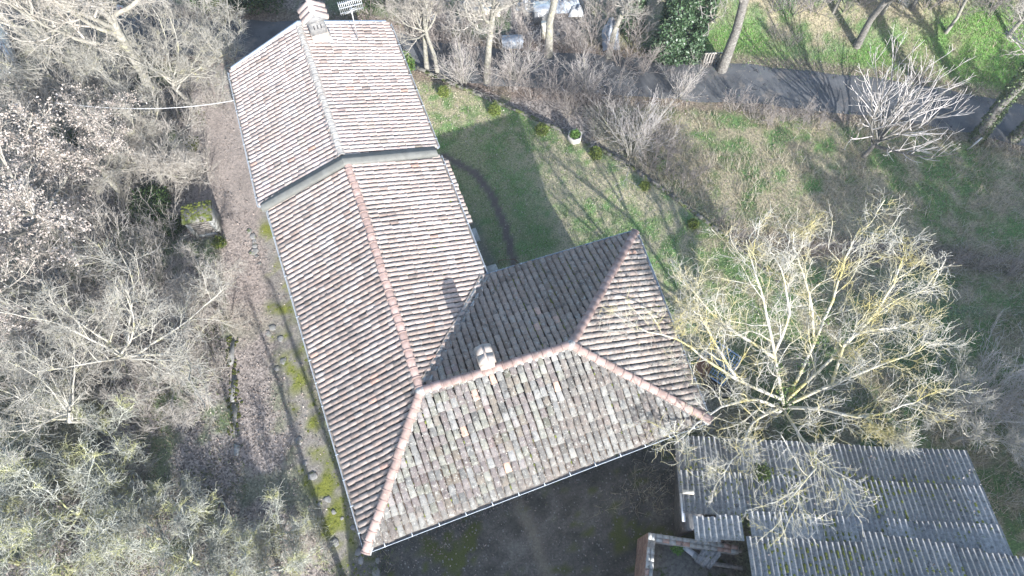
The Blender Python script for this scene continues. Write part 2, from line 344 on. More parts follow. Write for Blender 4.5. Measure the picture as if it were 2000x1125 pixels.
L.new(noise(t, pos, 22, 6, .75), bn.inputs['Height']); L.new(bn.outputs[0], b.inputs['Normal'])
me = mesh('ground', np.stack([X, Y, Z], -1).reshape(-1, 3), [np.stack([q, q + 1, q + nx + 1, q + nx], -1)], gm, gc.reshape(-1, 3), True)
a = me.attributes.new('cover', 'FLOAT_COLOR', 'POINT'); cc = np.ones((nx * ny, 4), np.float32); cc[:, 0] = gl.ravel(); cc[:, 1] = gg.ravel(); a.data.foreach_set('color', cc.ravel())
put('ground', me, kind='structure')

# road: one strip that follows the ground
rp = np.array(ROAD); sl_ = np.concatenate([[0], np.cumsum(np.hypot(*np.diff(rp, axis=0).T))]); ss_ = np.arange(0, sl_[-1], .5)
cx = np.interp(ss_, sl_, rp[:, 0]); cy = np.interp(ss_, sl_, rp[:, 1])
k_ = np.ones(13) / 13; cx[6:-6] = np.convolve(cx, k_, 'valid'); cy[6:-6] = np.convolve(cy, k_, 'valid')
tx, ty = np.gradient(cx), np.gradient(cy); l_ = np.hypot(tx, ty); ox, oy = -ty / l_, tx / l_
off = np.linspace(-1.55, 1.55, 9); RX = cx[:, None] + ox[:, None] * off; RY = cy[:, None] + oy[:, None] * off
edge_j = (vnoise(RX, RY, .7, 9) - .5) * .35; RX[:, [0, -1]] += (ox[:, None] * edge_j)[:, [0, -1]]; RY[:, [0, -1]] += (oy[:, None] * edge_j)[:, [0, -1]]
RZ = gz(RX, RY) + .05 + .04 * (1 - (off / 1.55) ** 2); RZ[:, [0, -1]] -= .08
n9 = len(off); q = (np.arange(len(cx) - 1)[:, None] * n9 + np.arange(n9 - 1)[None]).ravel()
put('road', mesh('road', np.stack([RX, RY, RZ], -1).reshape(-1, 3), [np.stack([q, q + n9, q + n9 + 1, q + 1], -1)], M['asphalt'], smooth=True), kind='structure')

# low stone edging that holds the lawn: separate coping stones on a rough wall
M['stone_dark'] = surf('mossy_dark_stone', (.10, .095, .085), (.18, .17, .15), 4, .98, .6, 30, spots=[((.08, .10, .025), 2.5, .48, .1), ((.26, .25, .23), 5, .64, .06)])
wall_root = root('retaining_wall', (0, 0, 0), 'low mossy stone edging wall along the far side of the lawn', 'wall')
ep = np.array(EDGE); el = np.concatenate([[0], np.cumsum(np.hypot(*np.diff(ep, axis=0).T))])
mb = MB()
for a_, b_ in zip(ep[:-1], ep[1:]):
    d = unit(b_ - a_); n_ = np.array([-d[1], d[0]])
    mb.prism([a_ - n_ * .06, b_ + d * .03 - n_ * .06, b_ + d * .03 + n_ * .15, a_ + n_ * .15], -.75, .0)
mb.build('wall_core', M['stone_dark'], wall_root)
s = 0.0
while s < el[-1] - .3:
    ln = rng.uniform(.28, .55); p = np.array([np.interp(s + ln / 2, el, ep[:, 0]), np.interp(s + ln / 2, el, ep[:, 1])]); p2 = np.array([np.interp(s + ln, el, ep[:, 0]), np.interp(s + ln, el, ep[:, 1])])
    d = unit(p2 - p); n_ = np.array([-d[1], d[0]])
    if rng.random() < .8:
        MB().box((p[0] + n_[0] * .05, p[1] + n_[1] * .05, -.015 + rng.uniform(-.03, .015)), (ln - .005, rng.uniform(.14, .22), .09), (*d, rng.normal(0, .03)), (*n_, 0), (0, 0, 1), .92, .012).build('coping_stone', M['stone_dark'], wall_root)
    s += ln

# ================================================================== FARMHOUSE
E_ = lambda px, py, z=HE: at(px, py, z)
P0, WT, ET, V_, NE_, SE_ = E_(720, 1066), E_(528, 405), E_(853, 303), E_(946, 545), E_(1238, 458), E_(1376, 816)
HR = HE + 1.42
RT, J_, H_ = at(680, 322, HR), at(822, 765, HR), at(1115, 675, HR)
HU = HE + .12
uNW, uNE, uSW, uSE = at(453, 137, HU), at(755, 46, HU), at(513, 402, HU), at(850, 290, HU)
uR, uN = at(668, 307, HU + 1.45), at(583, 48, HU + 1.45)

def tile_template(r0=.098, r1=.078, L=.46, th=.014, k=7, flip=False):
    a = np.linspace(R(4), R(176), k); v = []
    for (r, y) in ((r0, 0), (r1, L)): v += [(-r * math.cos(t), y, r * .82 * math.sin(t)) for t in a]
    v += [(-(r0 - th) * math.cos(t), 0.0, (r0 - th) * .82 * math.sin(t)) for t in a]
    v += [(-(r0 - th) * math.cos(t), .16, (r0 - th) * .82 * math.sin(t) - .004) for t in a]
    q = []
    for i in range(k - 1):
        q += [(i, i + 1, k + i + 1, k + i), (2 * k + i + 1, 2 * k + i, 3 * k + i, 3 * k + i + 1), (i + 1, i, 2 * k + i, 2 * k + i + 1)]
    v = np.array(v)
    if flip: v[:, 2] *= -1; q = [x[::-1] for x in q]
    return v, np.array(q)
TV, TQ = tile_template()
CV, CQ = tile_template(.10, .085, .46, flip=True, k=5); CQ = CQ[[i for i in range(len(CQ)) if i % 3 == 0]]; CV = CV[:10]

class Slope:
    """one roof slope: eave A-B (seen from outside, left to right), ridge line D-C above it"""
    def __init__(s, A, B, C, D, name):
        s.A, s.name = A, name; e = (B - A)[:2]; s.L = np.linalg.norm(e); s.e = e / s.L; s.n = np.array([-s.e[1], s.e[0]])
        f = lambda p: (float((p - A)[:2] @ s.e), float((p - A)[:2] @ s.n)); s.c, s.d = f(C), f(D)
        s.kc, s.kd = (C[2] - A[2]) / s.c[1], (D[2] - A[2]) / s.d[1]
        s.poly = [(0, 0), (s.L, 0), s.c, s.d]
    def k(s, x):
        if abs(s.c[0] - s.d[0]) < .05: return .5 * (s.kc + s.kd)
        t = np.clip((x - s.d[0]) / (s.c[0] - s.d[0]), -.3, 1.3); return s.kd + (s.kc - s.kd) * t
    def pt(s, x, d, up=0.0):
        k = s.k(x); q = s.A[:2] + s.e * x + s.n * d; n = unit(np.array([-s.n[0] * k, -s.n[1] * k, 1.0]))
        return np.array([q[0], q[1], s.A[2] + k * d]) + n * up
    def axes(s, x):
        k = s.k(x); X = np.array([*s.e, 0.0]); Y = unit(np.array([s.n[0], s.n[1], k])); return X, Y, np.cross(X, Y)
    def span(s, x):
        ys = []; p = s.poly
        for (x1, y1), (x2, y2) in zip(p, p[1:] + p[:1]):
            if min(x1, x2) - 1e-9 <= x <= max(x1, x2) + 1e-9 and abs(x1 - x2) > 1e-6: ys.append(y1 + (y2 - y1) * (x - x1) / (x2 - x1))
        return (min(ys), max(ys)) if ys else (0.0, 0.0)
    def dmax(s, x): return s.span(x)[1]

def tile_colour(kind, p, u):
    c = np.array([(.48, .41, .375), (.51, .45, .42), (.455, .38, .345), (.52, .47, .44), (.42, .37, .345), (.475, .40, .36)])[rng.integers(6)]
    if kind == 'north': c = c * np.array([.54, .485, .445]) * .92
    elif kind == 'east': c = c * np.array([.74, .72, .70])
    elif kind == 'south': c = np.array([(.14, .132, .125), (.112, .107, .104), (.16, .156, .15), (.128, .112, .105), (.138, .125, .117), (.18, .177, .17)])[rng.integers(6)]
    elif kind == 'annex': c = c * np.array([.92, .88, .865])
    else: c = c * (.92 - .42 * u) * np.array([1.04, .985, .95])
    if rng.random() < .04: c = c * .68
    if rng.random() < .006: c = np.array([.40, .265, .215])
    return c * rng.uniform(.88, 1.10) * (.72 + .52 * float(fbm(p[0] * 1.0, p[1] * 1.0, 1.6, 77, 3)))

PITCHES = {'main': .215, 'annex': .203, 'north': .255, 'east': .243, 'south': .262}
def lay_tiles(house, slopes, keep, name_kind):
    """covers: the `keep` nearest ones single objects, the rest one joined part; channels joined"""
    T = []; C = []
    for S, kind, matn in slopes:
        pitch = PITCHES[kind]; ncol = int(S.L / pitch); gap = S.L / ncol; wsc = gap / .212; cosk = lambda x: 1 / math.hypot(1, S.k(x))
        xs_ = [p[0] for p in S.poly]
        for i in range(int(math.floor(min(xs_) / gap)) - 1, int(math.ceil(max(xs_) / gap)) + 1):
            for half in (0, 1):
                x = (i + .5 + .5 * half) * gap; dlo, dm = S.span(x)
                if dm - dlo < .12: continue
                X, Y, Z = S.axes(x); step = .355 * cosk(x); d0 = -.07 if not half else -.10; n = 0; dj = rng.normal(0, .025)
                while True:
                    d = d0 + n * step; n += 1
                    if d > dm - .10: break
                    if dlo > .01 and d < dlo - .12: continue
                    dd = d + (dj + rng.normal(0, .012) if n > 1 else rng.normal(0, .015)); rem = (dm - dd) / cosk(x); sy = min(1.0, max(.45, (rem + .06) / .46))
                    xj = x + rng.normal(0, .006); ya = rng.normal(0, .022)
                    Yr = unit(Y + X * ya); Xr = unit(np.cross(Yr, Z)); tl = (.125 if kind == 'north' else .06) + rng.normal(0, .012)
                    Yt = unit(Yr - Z * tl); Zt = np.cross(Xr, Yt)
                    q_ = S.pt(xj, dd); sag_ = .06 * (float(fbm(q_[0], q_[1], 2.2, 61, 2)) - .5)
                    if half: o = S.pt(xj, dd, sag_ + .075 + rng.normal(0, .003)); C.append((o, Xr * wsc, Yt * sy, Zt))
                    else:
                        o = S.pt(xj, dd, sag_ + .072 + (.032 if kind == 'north' else 0) + rng.normal(0, .005)); u = float(np.clip((18 - o[1]) / 14, 0, 1))
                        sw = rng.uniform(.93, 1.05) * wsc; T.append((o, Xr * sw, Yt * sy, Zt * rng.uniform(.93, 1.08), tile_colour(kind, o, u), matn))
    camp = np.array([0, 0, CZ]); dist = np.array([np.linalg.norm(q[0] - camp) for q in T]); near = set(np.argsort(dist)[:keep].tolist())
    shared = {}
    for i in sorted(near):
        o, X, Y, Z, c, mn = T[i]; key = (mn, *(np.round(c / .015).astype(int)))
        if key not in shared: shared[key] = mesh('roof_tile', TV, [TQ], M[mn], np.repeat((np.array(key[1:]) * .015)[None], len(TV), 0), True)
        ob = put('roof_tile', shared[key], house); m = Matrix.Identity(4)
        for r_ in range(3): m[r_][0], m[r_][1], m[r_][2], m[r_][3] = X[r_], Y[r_], Z[r_], o[r_]
        ob.matrix_local = m
    for mn in sorted({q[5] for q in T}):
        rest = [q for i, q in enumerate(T) if i not in near and q[5] == mn]
        if not rest: continue
        O = np.array([q[0] for q in rest]); B = np.array([[q[1], q[2], q[3]] for q in rest]); cc = np.array([q[4] for q in rest])
        V = (np.einsum('vk,nkj->nvj', TV, B) + O[:, None]).reshape(-1, 3); Q = (TQ[None] + np.arange(len(rest))[:, None, None] * len(TV)).reshape(-1, 4)
        put('roof_tiles', mesh('roof_tiles', V, [Q], M[mn], np.repeat(cc, len(TV), 0), True), house, kind='stuff')
    O = np.array([q[0] for q in C]); B = np.array([[q[1], q[2], q[3]] for q in C])
    V = (np.einsum('vk,nkj->nvj', CV, B) + O[:, None]).reshape(-1, 3); Q = (CQ[None] + np.arange(len(C))[:, None, None] * len(CV)).reshape(-1, 4)
    put('channel_tiles', mesh('channel_tiles', V, [Q], M['channel'], smooth=True), house, kind='stuff')
    return T

def ridge_line(house, A, B, mat, kind='ridge_tile', r=.165, lift=.05, step=.37, sag=0.0, cols=None):
    A, B = np.array(A), np.array(B); L = np.linalg.norm(B - A); n = max(2, round(L / step)); Y = unit(B - A); X = unit(np.cross(Y, (0, 0, 1))); Z = np.cross(X, Y)
    v, q = tile_template(r, r * .86, step + .09, .02, 9)
    ring = v.copy()
    shared = []
    for c in range(3):
        base = (.80 + .14 * c); cl = np.ones((len(v), 3)) * base * (1.0 if cols is None else cols)
        shared.append(mesh(kind, v, [q], mat, cl, True))
    v2, q2 = tile_template(r + .016, r + .012, .05, .02, 9); band = mesh('ridge_band', v2, [q2], mat, np.ones((len(v2), 3)) * .82 * (1.0 if cols is None else cols), True)
    for i in range(n):
        p = A + (B - A) * (i / n) + np.array([0, 0, lift + .05 * (float(vnoise(i * .37, L, 1.3, 5)) - .5)]) + X * (rng.normal(0, .010) + .06 * (float(vnoise(i * .37, L, 1.7, 8)) - .5))
        Yt = unit(Y - Z * .05 + X * rng.normal(0, .012)); Xr = unit(np.cross(Yt, Z)); Zt = np.cross(Xr, Yt)
        m = Matrix.Identity(4)
        for r_ in range(3): m[r_][0], m[r_][1], m[r_][2], m[r_][3] = Xr[r_], Yt[r_], Zt[r_], p[r_]
        o = put(kind, shared[rng.integers(3)], house); o.matrix_local = m
        put('collar', band, o)
    return n

def mortar_bed(house, A, B, w, z, name='mortar_bed', mat='mortar'):
    A, B = np.array(A), np.array(B); Y = unit(B - A); X = unit(np.cross(Y, (0, 0, 1))); Zv = np.cross(X, Y); n = max(4, int(np.linalg.norm(B - A) / .12)); V = []; prof = [(-1, -.09), (-.55, .02), (0, .045), (.55, .02), (1, -.09)]
    for i in range(n + 1):
        p = A + (B - A) * i / n
        for a, h in prof: V.append(p + X * a * w * rng.uniform(.8, 1.15) + Zv * (h + z + rng.normal(0, .008)))
    k = len(prof); q = [(i * k + j, i * k + j + 1, (i + 1) * k + j + 1, (i + 1) * k + j) for i in range(n) for j in range(k - 1)]
    put(name, mesh(name, V, [q], M[mat], smooth=True), house)

def gutter(house, A, B, inward, label=None, ztop=-.02, brackets=.95):
    A, B = np.array(A, float), np.array(B, float); side = np.array([*(-np.array(inward)), 0.0]); up = np.array([0, 0, 1.0]); d = unit(B - A)
    rr = .095; a = np.linspace(R(180), R(360), 9); prof = [(.03 + rr + rr * math.cos(t), ztop - .02 + rr * .9 * math.sin(t)) for t in a]
    inn = [(.03 + rr + (rr - .006) * math.cos(t), ztop - .018 + (rr - .006) * .9 * math.sin(t)) for t in a[::-1]]
    lip = [(prof[-1][0] + .014, prof[-1][1] + .004), (prof[-1][0] + .012, prof[-1][1] + .016), (prof[-1][0] - .004, prof[-1][1] + .012)]
    mb = MB(); full = prof + lip + inn; L = np.linalg.norm(B - A); n = max(1, int(L / 2.0)); sag = rng.normal(0, .012, n + 1)
    for i in range(n):
        p, q_ = A + (B - A) * i / n + up * sag[i], A + (B - A) * (i + 1) / n + up * sag[i + 1]
        mb.sweep(full, p, q_, side, up)
    g = mb.build('gutter', M['zinc'], house, smooth=False); tag(g, label)
    bm_ = None; m = int(L / brackets)
    for i in range(m):
        p = A + d * (i + .5) * L / m; mb = MB(); mb.box(p + side * (.03 + rr) + up * (ztop + .016), (.028, 2 * rr + .05, .008), d, side, up)
        if bm_ is None: bm_ = mb.mesh('gutter_bracket', M['zinc']); p0_ = p
        o = put('gutter_bracket', bm_, house, loc=tuple(p - p0_))
    # dirt lying in it
    mb = MB(); mb.sweep([(.03 + .022, ztop - .065), (.03 + rr, ztop - .055), (.03 + 2 * rr - .022, ztop - .065)], A + d * .1, B - d * .1, side, up); mb.build('gutter_silt', M['channel'], house)

def inset(pts, d):
    pts = [np.array(p[:2]) for p in pts]; n = len(pts); out = []
    for i in range(n):
        a, b, c = pts[i - 1], pts[i], pts[(i + 1) % n]; e1, e2 = unit(b - a), unit(c - b); n1, n2 = np.array([-e1[1], e1[0]]), np.array([-e2[1], e2[0]])
        m = unit(n1 + n2); out.append(b + m * d / max(.3, m @ n1))
    return out

def window(house, A, B, t, zc, w=.9, h=1.2, shut=True, door=False):
    """an opening on the outside of the wall A-B at fraction t"""
    A, B = np.array(A), np.array(B); d = unit(B - A); out = np.array([d[1], -d[0]]); p = A + (B - A) * t; D3, O3 = (*d, 0), (*out, 0)
    c = lambda u, o, z: (p[0] + d[0] * u + out[0] * o, p[1] + d[1] * u + out[1] * o, z)
    if door:
        dr = MB().box(c(0, .03, zc), (w, .06, h), D3, O3).build('door', M['wood'], house)
        MB().box(c(w * .38, .08, zc), (.03, .05, .14), D3, O3).build('handle', M['rust'], dr); return
    f = MB().box(c(-w / 2, .03, zc), (.07, .06, h), D3, O3).box(c(w / 2, .03, zc), (.07, .06, h), D3, O3).box(c(0, .03, zc + h / 2), (w + .07, .055, .07), D3, O3).box(c(0, .028, zc), (.05, .05, h), D3, O3).build('window', M['wood'], house)
    MB().box(c(0, .012, zc), (w, .02, h), D3, O3).build('pane', M['glass'], f); MB().box(c(0, .09, zc - h / 2 - .05), (w + .3, .2, .07), D3, O3).build('sill', M['concrete'], f)
    if shut:
        for sg in (-1, 1): MB().box(c(sg * (w / 2 + .27), .035, zc), (.46, .05, h), D3, O3).build('shutter', M['wood'], f)

house = root('farmhouse', (*((P0 + NE_) / 2)[:2], 0), 'old L-shaped farmhouse with hipped clay tile roof and pink ridge tiles', 'house')
HL = np.array(house.location); house.location = (0, 0, 0)
annex = root('farmhouse_annex', (0, 0, 0), 'pale gabled tile-roofed house end with grey mortared ridge, farthest from the camera', 'house')
# walls
ring = [P0, SE_, NE_, V_, ET, WT]; wl = inset(ring, .62)
mbw = MB(); n = len(wl)
mbw.prism(wl, -.6, HE + .05); mbw.build('wall', M['plaster'], house)
window(house, wl[0], wl[1], .2, 1.1, 1.2, 2.2, door=True); window(house, wl[0], wl[1], .45, 1.6); window(house, wl[0], wl[1], .72, 1.6); window(house, wl[0], wl[1], .3, 4.1); window(house, wl[0], wl[1], .6, 4.1)
window(house, wl[1], wl[2], .35, 1.6); window(house, wl[1], wl[2], .65, 4.0); window(house, wl[2], wl[3], .5, 1.6); window(house, wl[3], wl[4], .3, 4.0); window(house, wl[3], wl[4], .6, 1.1, 1.1, 2.2, door=True)
for tt in (.2, .45, .7, .9): window(house, wl[5], wl[0], tt, 3.9); window(house, wl[5], wl[0], tt + .02, 1.5)
aring = [uSW, uSE, uNE, uNW]; al = inset(aring, .5); al[0] = al[0] - unit(al[3] - al[0]) * .0
ridge_u = lambda p: p
mba = MB(); mba.prism(al, -.6, HU + .05)
mN = (al[2] + al[3]) / 2; mba.add([[*al[3], HU + .05], [*al[2], HU + .05], [*mN, HU + 1.25], [*(al[3] + unit(al[0] - al[3]) * .3), HU + .05], [*(al[2] + unit(al[1] - al[2]) * .3), HU + .05], [*(mN + unit(al[0] - al[3]) * .3), HU + 1.25]], [[(1, 0, 2), (3, 4, 5)], [(0, 3, 5, 2), (4, 1, 2, 5)]])
mba.build('wall', M['plaster'], annex)
window(annex, al[1], al[2], .35, 1.5); window(annex, al[1], al[2], .7, 4.0); window(annex, al[3], al[0], .4, 1.5); window(annex, al[3], al[0], .7, 4.0); window(annex, al[2], al[3], .5, 1.1, 1.2, 2.2, door=True)

M['mortar_dark'] = surf('grey_mortared_tile', (.20, .19, .18), (.32, .31, .29), 6, .95, .6, 30)
# roof decks
def deck(parent, pts, name='roof_deck'):
    pts = np.array(pts, float); n = len(pts); V = np.concatenate([pts - [0, 0, .015], pts - [0, 0, .16]])
    q = [(i, n + i, n + (i + 1) % n, (i + 1) % n) for i in range(n)]
    put(name, mesh(name, V, [[tuple(range(n))], [tuple(range(n, 2 * n))[::-1]], q], M['deck']), parent)
for pts in ([P0, J_, RT, WT], [V_, ET, RT, J_], [NE_, V_, J_, H_], [SE_, NE_, H_], [P0, SE_, H_, J_]): deck(house, pts)
for pts in ([uNW, uSW, uR, uN], [uSE, uNE, uN, uR]): deck(annex, pts)
SW_ = Slope(WT, P0, J_, RT, 'west'); SEa = Slope(V_, ET, RT, J_, 'east'); SN = Slope(NE_, V_, J_, H_, 'north'); SH = Slope(SE_, NE_, H_, H_, 'hip'); SS = Slope(P0, SE_, H_, J_, 'south')
AW = Slope(uNW, uSW, uR, uN, 'west'); AE = Slope(uSE, uNE, uN, uR, 'east')
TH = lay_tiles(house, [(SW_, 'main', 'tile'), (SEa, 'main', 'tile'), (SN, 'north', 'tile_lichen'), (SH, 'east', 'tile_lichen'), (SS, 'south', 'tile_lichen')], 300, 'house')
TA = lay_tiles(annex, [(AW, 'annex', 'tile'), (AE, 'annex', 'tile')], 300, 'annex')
# ridges and hips with a mortar bed below them
up = np.array([0, 0, 1.0])
for A, B in ((J_ + (RT - J_) * .01, RT), (J_, H_)): mortar_bed(house, A, B, .18, .085); ridge_line(house, A, B, M['ridge'], lift=.11)
ov = lambda a, b, k: a + unit(a - b) * k
for A, B in ((ov(P0, J_, .28), J_), (ov(NE_, H_, .12), H_), (ov(SE_, H_, .25), H_)): mortar_bed(house, A, B, .18, .085, 'hip_mortar'); ridge_line(house, A, B, M['ridge'], 'hip_tile', lift=.11)
MB().lathe([(0, .16), (.13, .13), (.18, .05), (.2, -.05)], tuple(J_ + up * .1), 12).build('ridge_junction', M['mortar'], house, smooth=True)
MB().lathe([(0, .15), (.12, .12), (.17, .05), (.2, -.05)], tuple(H_ + up * .1), 12).build('ridge_junction', M['mortar'], house, smooth=True)
mortar_bed(annex, uR, uN, .21, .10, 'ridge_mortar', 'plaster_white'); ridge_line(annex, uR, uN, M['mortar_dark'], lift=.10, r=.135, cols=.72)
# valley between the main slope and the wing: open gutter of old tiles
vd = unit(J_ - V_); vx = unit(np.cross(vd, up)); vz = np.cross(vx, vd); A, B = V_ + up * .02, J_ - vd * .35
MB().sweep([(-.17, .13), (-.12, .05), (0, -.02 + .07), (.12, .05), (.17, .13)], A + vz * .06, B + vz * .06, vx, vz).build('valley_gutter', M['channel'], house)
for sg in (-1, 1): ridge_line(house, A + vx * sg * .13 + vz * .05, B + vx * sg * .13 + vz * .05, M['tile_lichen'], 'valley_tile', r=.07, lift=.05, step=.4, cols=.30)
# metal capping between the two roofs
f0, f1, f2 = at(513, 404, HU + .02), at(672, 314, HU + 1.50), at(853, 297, HU + .02)
mb = MB(); dn = unit(np.array([*(P0 - WT)[:2], 0]))
for A, B in ((f0, f1), (f1, f2)):
    d = unit(B - A)
    mb.sweep([(-.24, -.02), (-.23, .12), (-.03, .15), (.0, .175), (.03, .15), (.22, .12), (.24, -.06)], A - d * .06, B, dn, up)
mb.build('roof_capping', M['flash'], annex)
# verge of the annex gable
for A, B in ((uNW, uN), (uNE, uN)):
    MB().sweep([(-.10, -.1), (-.10, .13), (.06, .15), (.08, .02)], A + up * .02, B + up * .04, np.array([*unit((uNW - uSW)[:2]), 0]), up).build('verge_flashing', M['zinc'], annex)
# gutters
for S, A, B, o in ((SW_, WT, P0, house), (SS, P0, SE_, house), (SH, SE_, NE_, house), (SN, NE_, V_, house), (SEa, V_, ET, house), (AW, uNW, uSW, annex), (AE, uSE, uNE, annex)):
    d = unit(B - A); gutter(o, A + d * .03, B - d * .03, S.n)
for p, o in ((inset([P0, SE_, NE_, V_], .5)[1], house), (wl[5] + np.array([-.08, .1]), house), (al[0] + np.array([-.1, -.1]), annex), (al[2] + np.array([.1, .05]), annex)):
    MB().tube([(p[0], p[1], 0), (p[0], p[1], HE - .45), (p[0] + .0, p[1], HE - .3)], .045, 10).build('downpipe', M['zinc'], o)

# tiled lean-to over the door, below the east eave
cn = root('door_canopy', (0, 0, 0), 'narrow strip of tiled canopy roof below the east gutter of the farmhouse', 'canopy')
cA, cB = at(858, 318, 4.35), at(905, 440, 4.35); cdv = unit(cB - cA); cnn = np.array([-cdv[1], cdv[0], 0]); cnn = cnn if cnn @ np.array([-1, 0, 0]) > 0 else -cnn
off_c = -cnn * .32
sl_c = Slope(cB + off_c, cA + off_c, cA + off_c + cnn * 1.35 + up * .42, cB + off_c + cnn * 1.35 + up * .42, 'canopy')
deck(cn, [cB + off_c, cA + off_c, cA + off_c + cnn * 1.35 + up * .42, cB + off_c + cnn * 1.35 + up * .42]); lay_tiles(cn, [(sl_c, 'main', 'tile')], 40, 'canopy')
for A in (cA + off_c, cB + off_c): MB().tube([A + cnn * .1 - up * .12, A + cnn * .95 - up * .75], .04, 6).build('bracket', M['wood'], cn)

# chimneys -----------------------------------------------------------
ch = root('chimney', (0, 0, 0), 'squat plastered chimney standing on the wing ridge with pale gabled cap', 'chimney')
wr = unit((H_ - J_)[:2]); wx = np.array([*wr, 0]); wy = np.array([-wr[1], wr[0], 0]); cc0 = at(947, 691, HR + 1.05); cb = np.array([cc0[0], cc0[1], 0])
MB().box(cb + up * (HR + .1), (.52, .60, 1.7), wx, wy).build('stack', M['plaster_white'], ch)
MB().box(cb + up * (HR + .90), (.62, .72, .07), wx, wy).build('corbel', M['plaster_white'], ch)
mb = MB(); a, b_, z = .30, .37, HR + .935
V = [cb + wx * sx_ * a + wy * sy_ * b_ + up * z for sx_, sy_ in ((-1, -1), (1, -1), (1, 1), (-1, 1))] + [cb - wx * .02 - wy * b_ + up * (z + .16), cb - wx * .02 + wy * b_ + up * (z + .16)]
mb.add(V, [[(0, 1, 4), (2, 3, 5)], [(1, 2, 5, 4), (3, 0, 4, 5), (0, 3, 2, 1)]]); mb.build('cap', M['plaster_white'], ch)
for sg in (-1, 1):
    for k in (-1, 1): MB().box(cb + wx * sg * .16 + wy * k * .18 + up * (z + .115), (.26, .34, .02), wx * 1 + up * (-sg * .5), wy, up + wx * sg * .5, 1, .004).build('cap_slab', M['plaster_white'], ch)
MB().box(cb - wy * .36 + up * (HR + .1), (.66, .12, .06), wx, wy).build('lead_apron', M['mortar'], ch)

c2 = root('chimney_stack', (0, 0, 0), 'sooty chimney with little pink tiled gable roof at the far end of the annex ridge', 'chimney')
ax = unit((uR - uN)[:2]); ay = np.array([*(-ax), 0]); axx = np.array([ay[1], -ay[0], 0]); q0 = at(610, 22, HU + 2.75); cb = np.array([q0[0], q0[1], 0]); zt = HU + 2.55
MB().box(cb + up * (zt - .55), (.72, .62, 1.1), axx, ay).build('stack', M['soot'], c2)
MB().box(cb + up * (zt - 1.25), (.80, .70, .75), axx, ay).build('stack_base', M['plaster_white'], c2)
MB().box(cb + up * (zt - 1.50), (.94, .86, .34), axx, ay).build('lead_apron', M['mortar'], c2)
for k in (-1, 0, 1): MB().box(cb - ay * .312 + axx * k * .16 + up * (zt - .42), (.05, .03, .22), axx, ay).build('smoke_slot', M['black'], c2)
mb = MB(); a, b_ = .52, .50; rz_ = zt + .38
V = [cb + axx * sx_ * a + ay * sy_ * b_ + up * zt for sx_, sy_ in ((-1, -1), (1, -1), (1, 1), (-1, 1))] + [cb - ay * b_ + up * rz_, cb + ay * b_ + up * rz_]
mb.add(V, [[(0, 1, 4), (2, 3, 5)], [(1, 2, 5, 4), (3, 0, 4, 5), (0, 3, 2, 1)]]); mb.build('cap', M['soot'], c2)
tv, tq = tile_template(.17, .15, .66, .02, 7); capm = mesh('cap_tile', tv, [tq], M['tile'], np.ones((len(tv), 3)) * np.array([.46, .36, .32]), True)
for sg in (-1, 1):
    Yd = unit(-axx * sg * a + up * (rz_ - zt)); Zd = unit(axx * sg * (rz_ - zt) + up * a); Xd = np.cross(Yd, Zd)
    for k in (-1, 0, 1):
        p = cb + axx * sg * (a + .03) + ay * k * .33 + up * (zt + .0) ; o = put('cap_tile', capm, c2); m = Matrix.Identity(4)
        for r_ in range(3): m[r_][0], m[r_][1], m[r_][2], m[r_][3] = Xd[r_], Yd[r_], Zd[r_], p[r_]
        o.matrix_local = m
tv, tq = tile_template(.14, .13, 1.06, .02, 8); o = put('cap_ridge_tile', mesh('cap_ridge_tile', tv, [tq], M['tile'], np.ones((len(tv), 3)) * np.array([.48, .39, .35]), True), c2); m = Matrix.Identity(4); p = cb - ay * .53 + up * (rz_ + .03)
for r_ in range(3): m[r_][0], m[r_][1], m[r_][2], m[r_][3] = axx[r_], ay[r_], up[r_], p[r_]
o.matrix_local = m

# aerial on the annex
an = root('antenna', (0, 0, 0), 'grid television antenna on a thin mast at the far end of the annex roof', 'antenna')
ab = AE.pt(*(lambda q: (float((q - AE.A)[:2] @ AE.e), float((q - AE.A)[:2] @ AE.n)))(at(697, 76, HU + .8)), .1); at_ = at(684, 10, HU + 2.9)
MB().tube([ab - up * .1, at_], .028, 8).build('mast', M['metal'], an)
gp = at_ + up * .05; mb = MB()
for k in np.linspace(-.5, .5, 13): mb.box(gp + axx * k - ay * .12, (.022, .022, .62), axx, ay, up + ay * .3)
mb.build('reflector_bars', M['metal'], an); mb = MB()
for k in (-.24, 0, .24): mb.box(gp + up * k - ay * (.12 - .07 * k * 4 * .3), (1.06, .03, .03), axx, ay)
mb.build('reflector_rails', M['metal'], an)
mb = MB()
for k in (-.2, .05, .3): mb.box(gp - ay * .34 + up * k * .6 + axx * k, (.34, .02, .02), axx, ay)
mb.box(gp - ay * .25, (.03, .5, .03), axx, ay); mb.build('dipoles', M['metal'], an)
# overhead cable
pA, pB = at(458, 196, HE - .2), at(108, 201, 5.2); n = 24
pts = [pA + (pB - pA) * i / n - up * .5 * (1 - (2 * i / n - 1) ** 2) for i in range(n + 1)]
put('overhead_cable', MB().tube(pts, .011, 6).mesh('overhead_cable', M['cable']), label='pale overhead cable strung from the annex eave across the trees', cat='cable')

